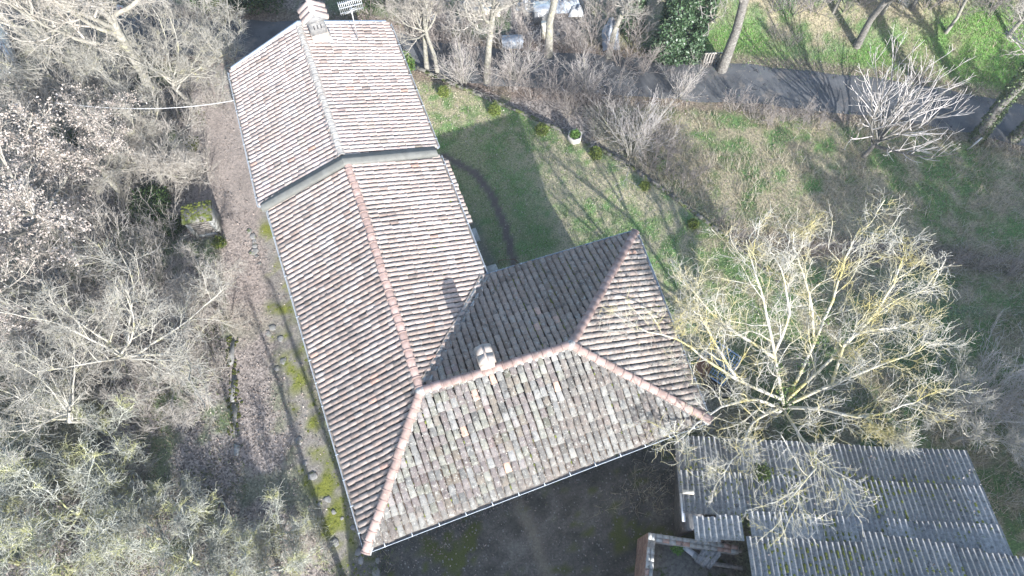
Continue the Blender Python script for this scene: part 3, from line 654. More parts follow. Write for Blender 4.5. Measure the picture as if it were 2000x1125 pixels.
# ================================================================== SHED WITH CORRUGATED ROOF
shed = root('shed', (0, 0, 0), 'long low shed with grey mossy corrugated sheet roof beside the walnut tree', 'shed')
sO = at(1317, 850, 3.0); su = unit(at(1885, 880, 3.0) - sO); sv = np.array([-.105, -.994, 0]); SLP = .39; sv3 = np.array([sv[0], sv[1], SLP]); SHW = float(np.linalg.norm((at(1885, 880, 3.0) - sO)[:2]))
PIT = .212; NC = 4
def sheet_mesh(w_corr, length, seg=7, broken=0.0, cl=1.0):
    xs = np.linspace(0, w_corr * PIT * 1.06, w_corr * seg + 1); ys = np.linspace(0, length, 5); V = []
    for y in ys:
        for x in xs:
            yy = y
            if broken and y == 0: yy = y + broken * abs(math.sin(x * 9.1)) * rng.uniform(.3, 1)
            V.append(su * x + sv3 * yy + up * (-.042 * math.cos(x / PIT * 2 * math.pi)))
    n = len(xs); V = np.array(V); m = len(ys)
    q = [(j * n + i, j * n + i + 1, (j + 1) * n + i + 1, (j + 1) * n + i) for j in range(m - 1) for i in range(n - 1)]
    q = [x[::-1] for x in q]
    top = V + up * .008; idx = len(V); qq = [tuple(k + idx for k in x) for x in q]
    edge = [(i, i + 1, idx + i + 1, idx + i) for i in range(n - 1)] + [(idx + (m - 1) * n + i, idx + (m - 1) * n + i + 1, (m - 1) * n + i + 1, (m - 1) * n + i) for i in range(n - 1)]
    return mesh('roof_sheet', np.concatenate([V, top]), [[x[::-1] for x in q], qq, edge], M['cement'], np.full((len(V) * 2, 3), cl), True)
variants = [sheet_mesh(NC, 1.72, broken=bk, cl=c_) for bk, c_ in ((0, 1.0), (.05, .78), (0, 1.22), (.03, .92))]
ncol = int(round(SHW / (NC * PIT))); wcol = SHW / ncol
for i in range(ncol):
    for j in range(3):
        if j == 2 and i < 3: continue
        p = sO + su * (i * wcol) + sv3 * (j * 1.5) + up * (.03 * j + .012 * (i % 2)) + rng.normal(0, .008, 3)
        put('roof_sheet', variants[rng.integers(4)], shed, loc=tuple(p))
# upper overlapping course, starting farther right, its ragged ends lying over the sheets below
for i in range(3, ncol + 2):
    off_v = 3.95 if i < 8 else 3.55 + .045 * (i - 8) * 2
    for j in range(3):
        p = sO + su * (i * wcol - .25) + sv3 * (off_v + j * 1.55) + up * (.16 + .03 * j + .012 * (i % 2)) + rng.normal(0, .012, 3); p = p + sv3 * rng.uniform(-.06, .06) * (j == 0)
        put('roof_sheet', variants[rng.integers(4)], shed, loc=tuple(p))
pm = sheet_mesh(4, .95, broken=.08, cl=1.35)
for i in range(2): put('patch_sheet', pm, shed, loc=tuple(sO + su * (.42 + i * .86) + sv3 * (3.28 - .1 * i) + up * .14))
wv = lambda a, b, z=0.0: np.array([*(sO + su * a + sv * b)[:2], z])
mb = MB()
for a, b in ((wv(.75, .6), wv(SHW - .2, .6)), (wv(.75, .6), wv(.75, 3.6)), (wv(SHW - .2, .25), wv(SHW - .2, 9.5)), (wv(2.6, 9.5), wv(SHW - .2, 9.5))):
    d = unit(b - a); nn = np.array([-d[1], d[0], 0]) * .12
    za, zb = (2.86 + SLP * ((q_ - sO)[:2] @ sv[:2]) for q_ in (a, b)); za, zb = min(za, 6.2), min(zb, 6.2)
    mb.prism([a - nn, b - nn, b + nn, a + nn], -.5, [za, zb, zb, za] if True else 0)
mb.build('wall', M['soot'], shed)
sbeam = MB()
for b in (.35, 1.6, 3.0): sbeam.box(wv(SHW / 2, b, 2.9 + SLP * b), (SHW - .6, .12, .12), su, np.cross(up, su), up)
sbeam.build('purlin', M['wood'], shed)
MB().box(wv(.08, 3.0, 3.05 + SLP * 3.0), (.12, 1.15, .05), su, sv3, np.cross(su, sv3)).build('barge_board', M['white'], shed)
MB().box(wv(.3, 2.42, 3.22 + SLP * 2.4), (.42, .16, .05), su, sv3, np.cross(su, sv3)).build('loose_plank', M['pale_wood'], shed)

# roofless brick room beside the shed
br = root('brick_enclosure', (0, 0, 0), 'roofless old brick room with weedy earth floor at the bottom edge, beside the shed', 'ruin')
ZB = 2.6; b0 = at(1266, 1040, ZB); b1 = at(1428, 1064, ZB); b2 = at(1258, 1135, ZB); dN = unit(b1 - b0); dW = unit(b2 - b0); b2 = b0 + dW * 5.2; b1 = b0 + dN * 3.5
th = .30
def brick_wall(A, B, inn, z0, z1, name, matcap):
    d = unit(B - A); L = np.linalg.norm(B - A); V = []; Q = []; tint = []; k = 0; row = 0; z = z0
    box = np.array([[(-1, -1, -1), (1, -1, -1), (1, 1, -1), (-1, 1, -1), (-1, -1, 1), (1, -1, 1), (1, 1, 1), (-1, 1, 1)]], float)[0] * .5
    fq = np.array([(3, 2, 1, 0), (4, 5, 6, 7), (0, 1, 5, 4), (1, 2, 6, 5), (2, 3, 7, 6), (3, 0, 4, 7)])
    while z < z1 - .06:
        s_ = -(row % 2) * .13
        while s_ < L:
            a, b = max(0, s_), min(L, s_ + .25); s_ += .262
            if b - a < .05: continue
            c = A + d * (a + b) / 2 + inn * (.055 + rng.normal(0, .004)); c = np.array([c[0], c[1], z + .03])
            V.append(c + box[:, :1] * d * (b - a) + box[:, 1:2] * inn * .11 + box[:, 2:] * up * .058); Q.append(fq + k); k += 8; tint.append(np.repeat((np.array([1, .95, .92]) * rng.uniform(.6, 1.15))[None], 8, 0))
        z += .072; row += 1
    put(name, mesh(name, np.concatenate(V), [np.concatenate(Q)], M['brick'], np.concatenate(tint)), br, kind='stuff')
    MB().prism([A + inn * .02, B + inn * .02, B + inn * th, A + inn * th], z0 - .3, z1 - .01).build('wall_core', M['mortar'], br)
    n = int(L / .262); tops = {}
    for i in range(n):
        if rng.random() < .06: continue
        for side_ in (0, 1):
            key = int(rng.integers(4))
            if key not in tops: tops[key] = mesh('brick', box * [.25, .14, .06] + rng.normal(0, .004, (8, 3)), [fq], M['brick'] if key > 2 else M['concrete'], np.ones((8, 3)) * (.75 + .15 * key))
            c = A + d * (i + .5) * .262 + inn * (.075 + .15 * side_); o = put('brick', tops[key], br, loc=(c[0], c[1], z1 + .02 + rng.normal(0, .006))); o.rotation_euler = (rng.normal(0, .03), rng.normal(0, .03), math.atan2(d[1], d[0]) + rng.normal(0, .03))
inW = np.array([dN[0], dN[1], 0]); inN = np.array([dW[0], dW[1], 0])
brick_wall(b0, b2, inW, 0, ZB, 'brick_face', None); brick_wall(b0 + inW * .31, b1, inN, 0, ZB, 'brick_face', None)
MB().prism([b0 + inW * .2 + inN * .2, b1 + inN * .2, b1 + inN * 5, b0 + inW * .2 + inN * 5], 0, ZB - .55).build('earth_floor', surf('weedy_earth', (.12, .11, .095), (.23, .215, .185), 7, 1, .9, 30, spots=[((.06, .085, .02), 2.2, .55, .08), ((.30, .26, .22), 16, .64, .04)]), br)
# debris lying in it
def plank(name, px, py, z, L, w, th_, az, mat, label, cat, tilt=0.0, group=None):
    p = at(px, py, z); d = np.array([math.cos(R(az)), math.sin(R(az)), tilt]); y = np.array([-math.sin(R(az)), math.cos(R(az)), 0])
    o = MB().box((0, 0, 0), (L, w, th_), d, y, np.cross(unit(d), y), 1, .006).build(name, mat, None, loc=tuple(p), label=label, cat=cat, group=group); return o
plank('roof_beam', 1405, 1072, 2.45, 1.7, .13, .12, -6, M['wood'], 'grey timber beam lying along the far wall of the brick room', 'beam')
plank('roof_beam', 1412, 1104, 2.25, 1.5, .14, .12, -8, M['wood'], 'grey timber beam across the middle of the brick room', 'beam')
plank('block', 1349, 1078, 2.2, .62, .2, .1, -38, M['white'], 'white painted block lying on the weedy earth of the brick room', 'block')
plank('block', 1361, 1089, 2.2, .34, .2, .12, -38, M['concrete'], 'grey hollow block lying next to the white block', 'block')
plank('broken_board', 1373, 1080, 2.3, .7, .2, .04, 62, M['wood'], 'mossy broken board leaning under the beam in the brick room', 'board', .3)
for px, py, az, lb in ((1392, 1080, 48, 'left of two broken corrugated sheet pieces propped in the brick room'), (1403, 1083, 52, 'right of two broken corrugated sheet pieces propped in the brick room')):
    pc = sheet_mesh(2, .75, broken=.12, cl=1.3); o = put('broken_sheet', pc, loc=tuple(at(px, py, 2.55) - sv3 * .3 - su * .2), label=lb, cat='sheet', group='broken sheet pieces'); o.rotation_euler = (R(18), R(-22), R(-38))

# unseen building added south of the yard to keep the yard in shade
shade_barn = root('shade_barn', (0, 0, 0), 'unseen building added beyond the bottom edge to shade the yard', 'shade_barn')
bx0, bx1, by0, by1 = -1.6, 7.2, -9.0, -2.2
MB().prism([(bx0, by0), (bx1, by0), (bx1, by1), (bx0, by1)], -.4, 5.0).build('wall', M['plaster'], shade_barn)
yr = (by0 + by1) / 2 + .6
for y0, y1 in ((by1 + .5, yr), (by0 - .5, yr)):
    MB().add([(bx0 - .4, y0, 4.8), (bx1 + .4, y0, 4.8), (bx1 + .4, y1, 6.9), (bx0 - .4, y1, 6.9), (bx0 - .4, y0, 4.62), (bx1 + .4, y0, 4.62), (bx1 + .4, y1, 6.72), (bx0 - .4, y1, 6.72)], [[(0, 1, 2, 3), (7, 6, 5, 4), (0, 4, 5, 1), (1, 5, 6, 2), (3, 7, 4, 0)]]).build('roof', M['channel'], shade_barn)
MB().add([(bx0, by0, 4.95), (bx0, by1, 4.95), (bx0, yr, 6.75), (bx1, by0, 4.95), (bx1, by1, 4.95), (bx1, yr, 6.75)], [[(0, 1, 2), (3, 5, 4)]]).build('gable', M['plaster'], shade_barn)

# ================================================================== SMALL THINGS ON THE GROUND
# stone hutch with plank shutter and mossy slab roof
k0, k1 = at(386, 467, 0), at(432, 459, 0); kx = unit(k1 - k0); ky = np.array([-kx[1], kx[0], 0]); kw = 1.28; kd = 1.0; kh = 1.52; kc = (k0 + k1) / 2 + ky * kd / 2; kc[2] = float(gz(kc[0], kc[1]))
hut = root('stone_hutch', (0, 0, 0), 'small concrete hutch with moss-covered slab roof and grey plank shutter beside the drive', 'hutch')
mb = MB()
for sg in (-1, 1): mb.box(kc + kx * sg * (kw / 2 - .09) + up * kh / 2, (.18, kd, kh), kx, ky)
mb.box(kc + ky * (kd / 2 - .08) + up * kh / 2, (kw - .36, .16, kh), kx, ky).box(kc - ky * (kd / 2 - .10) + up * .12, (kw - .36, .2, .24), kx, ky).box(kc - ky * (kd / 2 - .08) + up * (kh - .08), (kw - .36, .16, .16), kx, ky); mb.build('wall', M['concrete'], hut)
for i in range(6): MB().box(kc - ky * (kd / 2 - .07 + rng.uniform(-.01, .02)) + up * (.33 + i * .185), (kw - .42, .03, .165), kx + up * rng.normal(0, .015), ky, up, 1, .004).build('shutter_plank', M['wood'], hut)
MB().box(kc + up * (kh + .05), (kw + .16, kd + .18, .1), kx, ky, up, .97, .012).build('slab_roof', M['stone_dark'], hut)
def moss_mesh(n, w, d, h, seed):
    r = np.random.default_rng(seed); V = []; Q = []; tn = []
    for i in range(n):
        c = np.array([r.uniform(-w / 2, w / 2), r.uniform(-d / 2, d / 2), h]); rr = r.uniform(.03, .10); k = len(V)
        for a in range(6): V.append(c + [rr * math.cos(a * 1.047) * r.uniform(.7, 1.2), rr * math.sin(a * 1.047) * r.uniform(.7, 1.2), -.01])
        V.append(c + [0, 0, rr * .55]); Q += [(k + a, k + (a + 1) % 6, k + 6) for a in range(6)]; tn += [np.array([1, 1, 1]) * r.uniform(.6, 1.2)] * 7
    return np.array(V), np.array(Q), np.array(tn)
mv, mq, mt = moss_mesh(150, kw + .1, kd + .12, 0, 3); mv = kc + up * (kh + .10) + mv[:, :1] * kx + mv[:, 1:2] * ky + mv[:, 2:] * up
put('moss_cover', mesh('moss_cover', mv, [mq], M['moss'], mt, True), hut, kind='stuff')

# hexagonal planter
pp = G(1122, 272); pl = root('planter', tuple(pp), 'hexagonal pale concrete planter with a green plant on the lawn edge', 'planter')
a6 = np.arange(7) * math.pi / 3 + .3; mb = MB()
def hexring(r0, r1, z0, z1):
    V = [(r * math.cos(t), r * math.sin(t), z) for (r, z) in ((r0, z0), (r0 * 1.06, z1), (r1 * 1.06, z1), (r1, z1 - .12)) for t in a6[:6]]
    mb.add(V, [[(j * 6 + i, j * 6 + (i + 1) % 6, (j + 1) * 6 + (i + 1) % 6, (j + 1) * 6 + i) for j in range(3) for i in range(6)]])
hexring(.40, .33, 0, .42); mb.build('pot', M['plaster'], pl)
MB().prism([(.34 * math.cos(t), .34 * math.sin(t)) for t in a6[:6]], .2, .31).build('soil', M['channel'], pl)

# blue wire trolley rack under the walnut
rk = G(1398, 712); rack = root('wire_rack', tuple(rk), 'blue wire mesh rack lying open under the walnut tree beside the wing', 'rack', rz=R(-38))
mb = MB()
for dy, zz in ((-.42, .30), (.42, .42)):
    mb2 = MB()
    for k in np.linspace(-.75, .75, 13): mb2.box((k, dy, zz), (.022, .78, .022))
    for k in np.linspace(-.38, .38, 5): mb2.box((0, dy + k, zz + .012), (1.5, .022, .022))
    for sx_, sy_ in ((0, -.4), (0, .4)): mb2.box((0, dy + sy_, zz), (1.56, .05, .05))
    for sx_ in (-.77, .77): mb2.box((sx_, dy, zz), (.05, .8, .05))
    mb2.build('mesh_panel', M['blue'], rack)
for x in (-.75, .75):
    for y in (-.8, .8): MB().tube([(x, y, 0), (x, y * .95, .45)], .025, 6).build('leg', M['blue'], rack)
def tyre(px, py, label, r=.32, flat=True):
    c = G(px, py); a = np.linspace(0, 2 * math.pi, 17)
    o = put('old_tyre', MB().lathe([(r - .1 + .1 * math.cos(t), .1 + .1 * math.sin(t)) for t in np.linspace(0, 2 * math.pi, 9)], (0, 0, 0), 20).mesh('old_tyre', M['black'], smooth=True), loc=tuple(c), label=label, cat='tyre'); return o
tyre(1392, 752, 'old black tyre on the ground just below the blue wire rack', .33); tyre(1412, 764, 'old black tyre lying nearest the trunk, right of another tyre', .36)
ba = G(1366, 728); bk = root('wheelbarrow', tuple(ba), 'dark rusty wheelbarrow standing against the wing wall by the blue rack', 'wheelbarrow', rz=R(60))
MB().add([(-.3, -.25, .3), (.45, -.22, .35), (.45, .22, .35), (-.3, .25, .3), (-.42, -.36, .62), (.6, -.33, .6), (.6, .33, .6), (-.42, .36, .62)], [[(0, 1, 2, 3), (0, 4, 5, 1), (1, 5, 6, 2), (2, 6, 7, 3), (3, 7, 4, 0)]]).build('tray', M['rust'], bk)
for s_ in (-1, 1): MB().tube([(.8, .06 * s_, .2), (-.3, .22 * s_, .32), (-1.0, .3 * s_, .55)], .02, 6).build('handle', M['rust'], bk); MB().tube([(-.25, .22 * s_, .3), (-.3, .26 * s_, 0)], .018, 6).build('leg', M['rust'], bk)
MB().lathe([(.13 + .05 * math.cos(t), .05 * math.sin(t)) for t in np.linspace(0, 2 * math.pi, 7)], (0, 0, 0), 14).build('wheel', M['black'], bk, loc=(.8, 0, .18)).rotation_euler = (R(90), 0, 0)

# concrete blocks and stones
def stone_mesh(seed, s=(1, 1, .6)):
    r = np.random.default_rng(seed); t = (1 + 5 ** .5) / 2
    V = np.array([(-1, t, 0), (1, t, 0), (-1, -t, 0), (1, -t, 0), (0, -1, t), (0, 1, t), (0, -1, -t), (0, 1, -t), (t, 0, -1), (t, 0, 1), (-t, 0, -1), (-t, 0, 1)]) / 1.9
    Fc = np.array([(0, 11, 5), (0, 5, 1), (0, 1, 7), (0, 7, 10), (0, 10, 11), (1, 5, 9), (5, 11, 4), (11, 10, 2), (10, 7, 6), (7, 1, 8), (3, 9, 4), (3, 4, 2), (3, 2, 6), (3, 6, 8), (3, 8, 9), (4, 9, 5), (2, 4, 11), (6, 2, 10), (8, 6, 7), (9, 8, 1)])
    return V * r.uniform(.75, 1.2, (12, 1)) * np.array(s), Fc
st_m = [mesh('stone', *(lambda v, f: (v, [f]))(*stone_mesh(i)), M['stone']) for i in range(6)]
spots = [(487, 452), (494, 462), (497, 472), (499, 480), (496, 492), (502, 500), (508, 515), (524, 652), (533, 640), (541, 720), (553, 705), (548, 662), (625, 985), (640, 975), (652, 1000), (668, 1012), (690, 1030), (700, 1078), (706, 1095), (738, 1095), (735, 1118), (612, 930), (596, 905), (655, 1060), (585, 860)]
for i, (px, py) in enumerate(spots):
    p = G(px, py); o = put('stone', st_m[i % 6], loc=(p[0], p[1], p[2] + .02), label='half-buried grey field stone in the mossy strip along the farmhouse side', cat='stone', group='stones along the farmhouse')
    s_ = rng.uniform(.09, .22); o.scale = (s_, s_ * rng.uniform(.7, 1.4), s_ * .35); o.rotation_euler = (0, 0, rng.uniform(0, 6))
# mossy kerb blocks left of the drive
for i, (px, py, lb) in enumerate(((452, 690, 'mossy kerb block, farthest in the line left of the leafy drive'), (456, 760, 'mossy kerb block, second farthest left of the leafy drive'), (459, 815, 'mossy kerb block, third along the left of the leafy drive'), (463, 880, 'pale kerb block, nearest in the line left of the leafy drive'))):
    p = G(px, py); MB().box((0, 0, -.03), (.22, 1.25 if i < 3 else .45, .16), jit=.03).build('kerb_block', M['stone'] if i < 3 else M['concrete'], loc=tuple(p), label=lb, cat='kerb').rotation_euler = (0, 0, R(4))
    if i < 3:
        mv, mq, mt = moss_mesh(45, .5, 1.7, .03, 20 + i); o = put('moss_cover', mesh('moss_cover', mv, [mq], M['moss'], mt * .55, True), COL.objects[-1], kind='stuff')
p = G(375, 283); rk_ = put('mossy_boulder', mesh('mossy_boulder', *(lambda v, f: (v, [f]))(*stone_mesh(41)), M['moss'], np.ones((12, 3)) * .8), loc=tuple(p), label='bright mossy boulder at the left edge of the drive', cat='boulder'); rk_.scale = (.45, .6, .45)
for px, py, sx_, sy_, lb in ((924, 462, .55, .75, 'grey concrete slab lying in the shaded court near the east gutter'), (957, 530, .8, .5, 'concrete slab in the inner corner between farmhouse and wing')):
    p = G(px, py); MB().box((0, 0, .06), (sx_, sy_, .16), jit=.008).build('concrete_slab', M['concrete'], loc=tuple(p), label=lb, cat='slab').rotation_euler = (0, 0, R(20))
p = G(992, 515); put('bicycle_rack', MB().tube([(-.45, 0, 0), (-.45, 0, .35), (-.2, 0, .42), (.3, .05, .4), (.5, .05, 0)], .018, 6).mesh('bicycle_rack', M['rust']), loc=tuple(p), label='thin bent iron hoop stuck in the grass by the wing gutter', cat='hoop')
# white stake
p = G(1893, 292); put('stake', MB().box((0, 0, .5), (.06, .06, 1.0), Z=(.25, .1, 1)).mesh('stake', M['white']), loc=tuple(p), label='short white stake leaning at the road edge near the ivy trunk', cat='stake')
# palisade gate by the roadside
p = G(1390, 128); ga = root('pallet_fence', tuple(p), 'short piece of grey upright slat fence next to the roadside tree', 'fence', rz=R(3))
for i, x in enumerate(np.linspace(-.55, .55, 8)): MB().box((x, rng.normal(0, .01), .52), (.085, .03, 1.0 + rng.uniform(-.08, .05)), X=(1, 0, rng.normal(0, .03))).build('slat', M['wood'], ga)
for z in (.25, .95): MB().box((0, .04, z), (1.25, .05, .08)).build('rail', M['pale_wood'] if z > .5 else M['wood'], ga)
MB().box((.72, .02, .62), (.12, .12, 1.25), Z=(.1, 0, 1)).build('post', M['wood'], ga)

# ---- yard of odds and ends beyond the road
p = G(938, 24); bs = root('board_stack', tuple(p), 'stack of long cream boards beyond the road behind the bare trees', 'boards', rz=R(-3))
for i in range(4):
    for j in range(2): MB().box((rng.normal(0, .06), j * .42 - .2, .1 + i * .1), (2.3, .38, .08), jit=.006).build('board', M['pale_wood'], bs)
def crate(px, py, s, mat, label, cat, rz=0, name='crate'):
    p = G(px, py); o = root(name, tuple(p), label, cat, rz=R(rz)); a, b, h = s
    MB().box((0, 0, h / 2), (a, b, h), taper=.97, jit=.01).build('body', mat, o); MB().box((0, 0, h + .03), (a * 1.04, b * 1.04, .06), jit=.008).build('lid', mat, o)
    for sg in (-1, 1): MB().box((sg * a * .3, -b / 2 - .015, h / 2), (.06, .03, h * .96)).build('batten', mat, o)
crate(1001, 88, (1.2, .6, .45), M['tarp'], 'pale blue box beside the road, left of the straight trunk', 'box', 4)
crate(1058, 36, (1.0, .8, .9), M['metal'], 'grey metal box on the grass left of the straight trunk', 'box', 8)
crate(1063, 72, (.4, .4, 1.0), M['pale_wood'], 'narrow white crate half hidden by the straight trunk', 'crate', 0)
def heap(name, px, py, s, mat, label, cat, seed, n=10):
    p = G(px, py); r = np.random.default_rng(seed); X_, Y_ = np.meshgrid(np.linspace(-1, 1, n), np.linspace(-1, 1, n))
    z = np.clip(1.25 - (X_ ** 2 + Y_ ** 2) * 1.0, 0, 1) ** .6 * (1 + .35 * r.normal(size=X_.shape)); z[[0, -1]] = 0; z[:, [0, -1]] = 0; z = np.clip(z, 0, 2)
    V = np.stack([X_ * s[0] * (1 + .04 * r.normal(size=X_.shape)), Y_ * s[1] * (1 + .04 * r.normal(size=X_.shape)), z * s[2]], -1).reshape(-1, 3); q = (np.arange(n - 1)[:, None] * n + np.arange(n - 1)).ravel()
    put(name, mesh(name, V, [np.stack([q, q + 1, q + n + 1, q + n], -1)], mat), loc=tuple(p), label=label, cat=cat)
heap('tarp_heap', 1192, 74, (.5, .95, .9), M['tarp'], 'crumpled pale blue tarpaulin heap behind the tangled trees across the road', 'tarpaulin', 1)
heap('sack_pile', 1043, 16, (.4, .35, .5), M['white'], 'white sacks piled left of the straight trunk beyond the road', 'sacks', 2)
heap('sack_pile', 1125, 26, (.45, .3, .4), M['white'], 'white sacks piled right of the straight trunk beyond the road', 'sacks', 3)
heap('tarp_heap', 1108, 14, (.8, .5, .5), M['tarp'], 'low heap under blue sheeting at the top edge, right of the straight trunk', 'tarpaulin', 4)
heap('tarp_heap', 1025, 10, (.5, .5, .6), M['tarp'], 'small blue-grey covered heap at the top edge beside white sacks', 'tarpaulin', 5)
heap('rubble_heap', 832, 32, (.5, .3, .3), M['white'], 'small pale rubbish heap right of the annex end among bare branches', 'rubble', 6)

# car at the left edge
def car(p, rz, label, paint):
    o = root('parked_car', tuple(p), label, 'car', rz=rz)
    prof = [(-2.05, .35), (-2.1, .62), (-1.95, .88), (-1.35, .95), (-.75, 1.40), (.35, 1.43), (1.0, 1.0), (1.85, .88), (2.1, .65), (2.1, .35)]
    n = len(prof); V = []
    for y in (-.82, -.70, .70, .82):
        for x, z in prof:
            inner = abs(y) < .8; V.append((x * (1.0 if inner else .985), y * (.86 if z > 1.05 else 1), z if inner else min(z, z * .985)))
    q = [(j * n + i, (j + 1) * n + i, (j + 1) * n + i + 1, j * n + i + 1) for j in range(3) for i in range(n - 1)] + [(j * n + n - 1, (j + 1) * n + n - 1, (j + 1) * n, j * n) for j in range(3)]
    put('body', mesh('body', V, [q, [tuple(range(n))], [tuple(range(3 * n, 4 * n))[::-1]]], paint), o)
    for (x0, z0), (x1, z1) in (((.40, 1.40), (.98, 1.03)), ((-.80, 1.38), (-1.32, .98))):
        a = np.array([x1 - x0, 0, z1 - z0]); nrm = unit(np.array([-(z1 - z0), 0, x1 - x0])); nrm = nrm if nrm[2] > 0 else -nrm; c = np.array([(x0 + x1) / 2, 0, (z0 + z1) / 2])
        MB().box(c + nrm * .012, (np.linalg.norm(a), 1.12, .012), a, (0, 1, 0), nrm).build('windscreen' if x0 > 0 else 'rear_window', M['glass'], o)
    for sg in (-1, 1):
        MB().add([(.85, sg * .755, 1.0), (.33, sg * .66, 1.36), (-.25, sg * .66, 1.36), (-.25, sg * .755, 1.0), (-.32, sg * .755, 1.0), (-.32, sg * .66, 1.36), (-.72, sg * .66, 1.34), (-1.2, sg * .755, 1.0)], [[(0, 1, 2, 3), (4, 5, 6, 7)]]).build('side_window', M['glass'], o)
        MB().box((2.08, sg * .55, .68), (.06, .34, .16)).build('headlight', M['white'], o); MB().box((-2.08, sg * .6, .74), (.06, .26, .16)).build('tail_light', M['red'], o)
        MB().box((.75, sg * .92, .98), (.12, .16, .12)).build('mirror', paint, o)
        for x in (-1.28, 1.3):
            w = MB().lathe([(.0, -.1), (.31, -.1), (.33, -.06), (.33, .06), (.31, .1), (.0, .1)], (0, 0, 0), 18).build('wheel', M['black'], o, loc=(x, sg * .74, .33)); w.rotation_euler = (R(90), 0, 0)
            MB().lathe([(0, .11), (.19, .105), (.2, .0)], (0, 0, 0), 14).build('rim', M['metal'], w).rotation_euler = (0 if sg < 0 else R(180), 0, 0)
car(G(8, 118), R(118), 'silver car parked under the bare trees at the left edge of the picture', M['carpaint'])
# sign by the trees at the far left top
p = G(268, 70); sg_ = root('notice_sign', tuple(p), 'small white notice board with red marks on a post behind the thick left trunks', 'sign', rz=R(-14))
MB().tube([(0, 0, 0), (0, 0, 2.2)], .03, 6).build('post', M['metal'], sg_); MB().box((0, -.04, 1.95), (.5, .03, .6), Z=(0, .5, 1)).build('board', M['white'], sg_)
for i, z in enumerate((1.80, 1.95, 2.10)): MB().box((0, -.062 + (z - 1.95) * .5, z), (.30 - .05 * i, .012, .06), Z=(0, .5, 1)).build('red_mark', M['red'], sg_)

# ================================================================== TREES
class Grow:
    def __init__(s, seed): s.r = np.random.default_rng(seed); s.lv = []
    def start(s, pts, rad):
        P = np.array(pts, float)[None]; s.lv.append((P, np.array(rad, float)[None])); return s
    def limbs(s, lines, r0, r1, n=12):
        """main limbs drawn by hand: each a list of points"""
        Ps = []; Rs = []
        for ln in lines:
            ln = np.array(ln, float); u = np.linspace(0, len(ln) - 1, n); i = np.clip(u.astype(int), 0, len(ln) - 2); f = (u - i)[:, None]
            g = lambda k: ln[np.clip(k, 0, len(ln) - 1)]
            a, b, c, d = g(i - 1), g(i), g(i + 1), g(i + 2)
            P = .5 * (2 * b + (c - a) * f + (2 * a - 5 * b + 4 * c - d) * f ** 2 + (3 * b - a - 3 * c + d) * f ** 3)
            P = P + s.r.normal(0, .045, P.shape) * np.linspace(0, 1, n)[:, None]; Ps.append(P); Rs.append(np.linspace(r0, r1, n) * s.r.uniform(.8, 1.1))
        s.lv.append((np.array(Ps), np.array(Rs))); return s
    def spawn(s, n, t=(.3, 1), ang=(30, 60), ln=(.4, .7), wig=.12, up=.05, N=8, rr=.6, rmin=.006, tip=.35, flat=1.0, shrink=.45, absl=None, src=-1, upbias=0.0):
        P, Rd = s.lv[src]; Mp, Np, _ = P.shape; r = s.r
        tt = (np.linspace(t[0], t[1], n, endpoint=False)[None] + r.uniform(0, (t[1] - t[0]) / n, (Mp, n))).clip(0, .999)
        u = tt * (Np - 1); i = u.astype(int); f = (u - i)[..., None]; m = np.arange(Mp)[:, None]
        p0 = P[m, i] * (1 - f) + P[m, i + 1] * f; tan = P[m, i + 1] - P[m, i]; tan /= np.linalg.norm(tan, axis=2, keepdims=True) + 1e-9
        r0 = Rd[m, i] * (1 - f[..., 0]) + Rd[m, i + 1] * f[..., 0]; Lp = np.linalg.norm(np.diff(P, axis=1), axis=2).sum(1)[:, None]
        q = r.normal(size=tan.shape); q[..., 2] = q[..., 2] * flat + upbias; q -= (q * tan).sum(-1, keepdims=True) * tan; q /= np.linalg.norm(q, axis=2, keepdims=True) + 1e-9
        a = np.radians(r.uniform(ang[0], ang[1], tt.shape))[..., None]; d = (tan * np.cos(a) + q * np.sin(a)).reshape(-1, 3)
        L = (Lp * r.uniform(ln[0], ln[1], tt.shape) * (1 - shrink * tt) if absl is None else r.uniform(absl[0], absl[1], tt.shape)).reshape(-1)
        K = len(L); C = np.empty((K, N, 3)); C[:, 0] = p0.reshape(-1, 3); seg = (L / (N - 1))[:, None]
        for k in range(1, N):
            d = d + r.normal(0, wig, d.shape); d[:, 2] += up; d /= np.linalg.norm(d, axis=1, keepdims=True); C[:, k] = C[:, k - 1] + d * seg
        rb = np.maximum(r0.reshape(-1) * rr, rmin * 1.1); Rc = rb[:, None] * np.linspace(1, tip, N)[None]; s.lv.append((C, np.maximum(Rc, rmin))); return s
    def mesh(s, name, levels, sides, mat):
        Vs = []; Qs = []; n = 0
        for l, k in zip(levels, sides):
            V, Q = tubes(s.lv[l][0], s.lv[l][1], k); Vs.append(V); Qs.append(Q + n); n += len(V)
        return mesh(name, np.concatenate(Vs), [np.concatenate(Qs)], mat, smooth=True)

def leaf_quads(P, size, cols, r, up_bias=0.0, fold=.25, aspect=.6):
    """small folded leaves (two quads' worth: four triangles) at points P"""
    n = len(P); d = r.normal(size=(n, 3)); d /= np.linalg.norm(d, axis=1, keepdims=True); nrm = r.normal(size=(n, 3)); nrm[:, 2] += up_bias; nrm -= (nrm * d).sum(1, keepdims=True) * d; nrm /= np.linalg.norm(nrm, axis=1, keepdims=True) + 1e-9
    w = np.cross(d, nrm); s = (size * r.uniform(.6, 1.3, n))[:, None]
    V = np.stack([P, P + d * s * .5 + w * s * aspect * .5 + nrm * s * fold, P + d * s, P + d * s * .5 - w * s * aspect * .5 + nrm * s * fold], 1).reshape(-1, 3)
    b = np.arange(n)[:, None] * 4; T = np.concatenate([b + [0, 1, 2], b + [0, 2, 3]])
    return V, T, np.repeat(cols, 4, 0)

def pick(cols, n, r, j=.15):
    c = np.array(cols)[r.integers(len(cols), size=n)]; return c * r.uniform(1 - j, 1 + j, (n, 1))

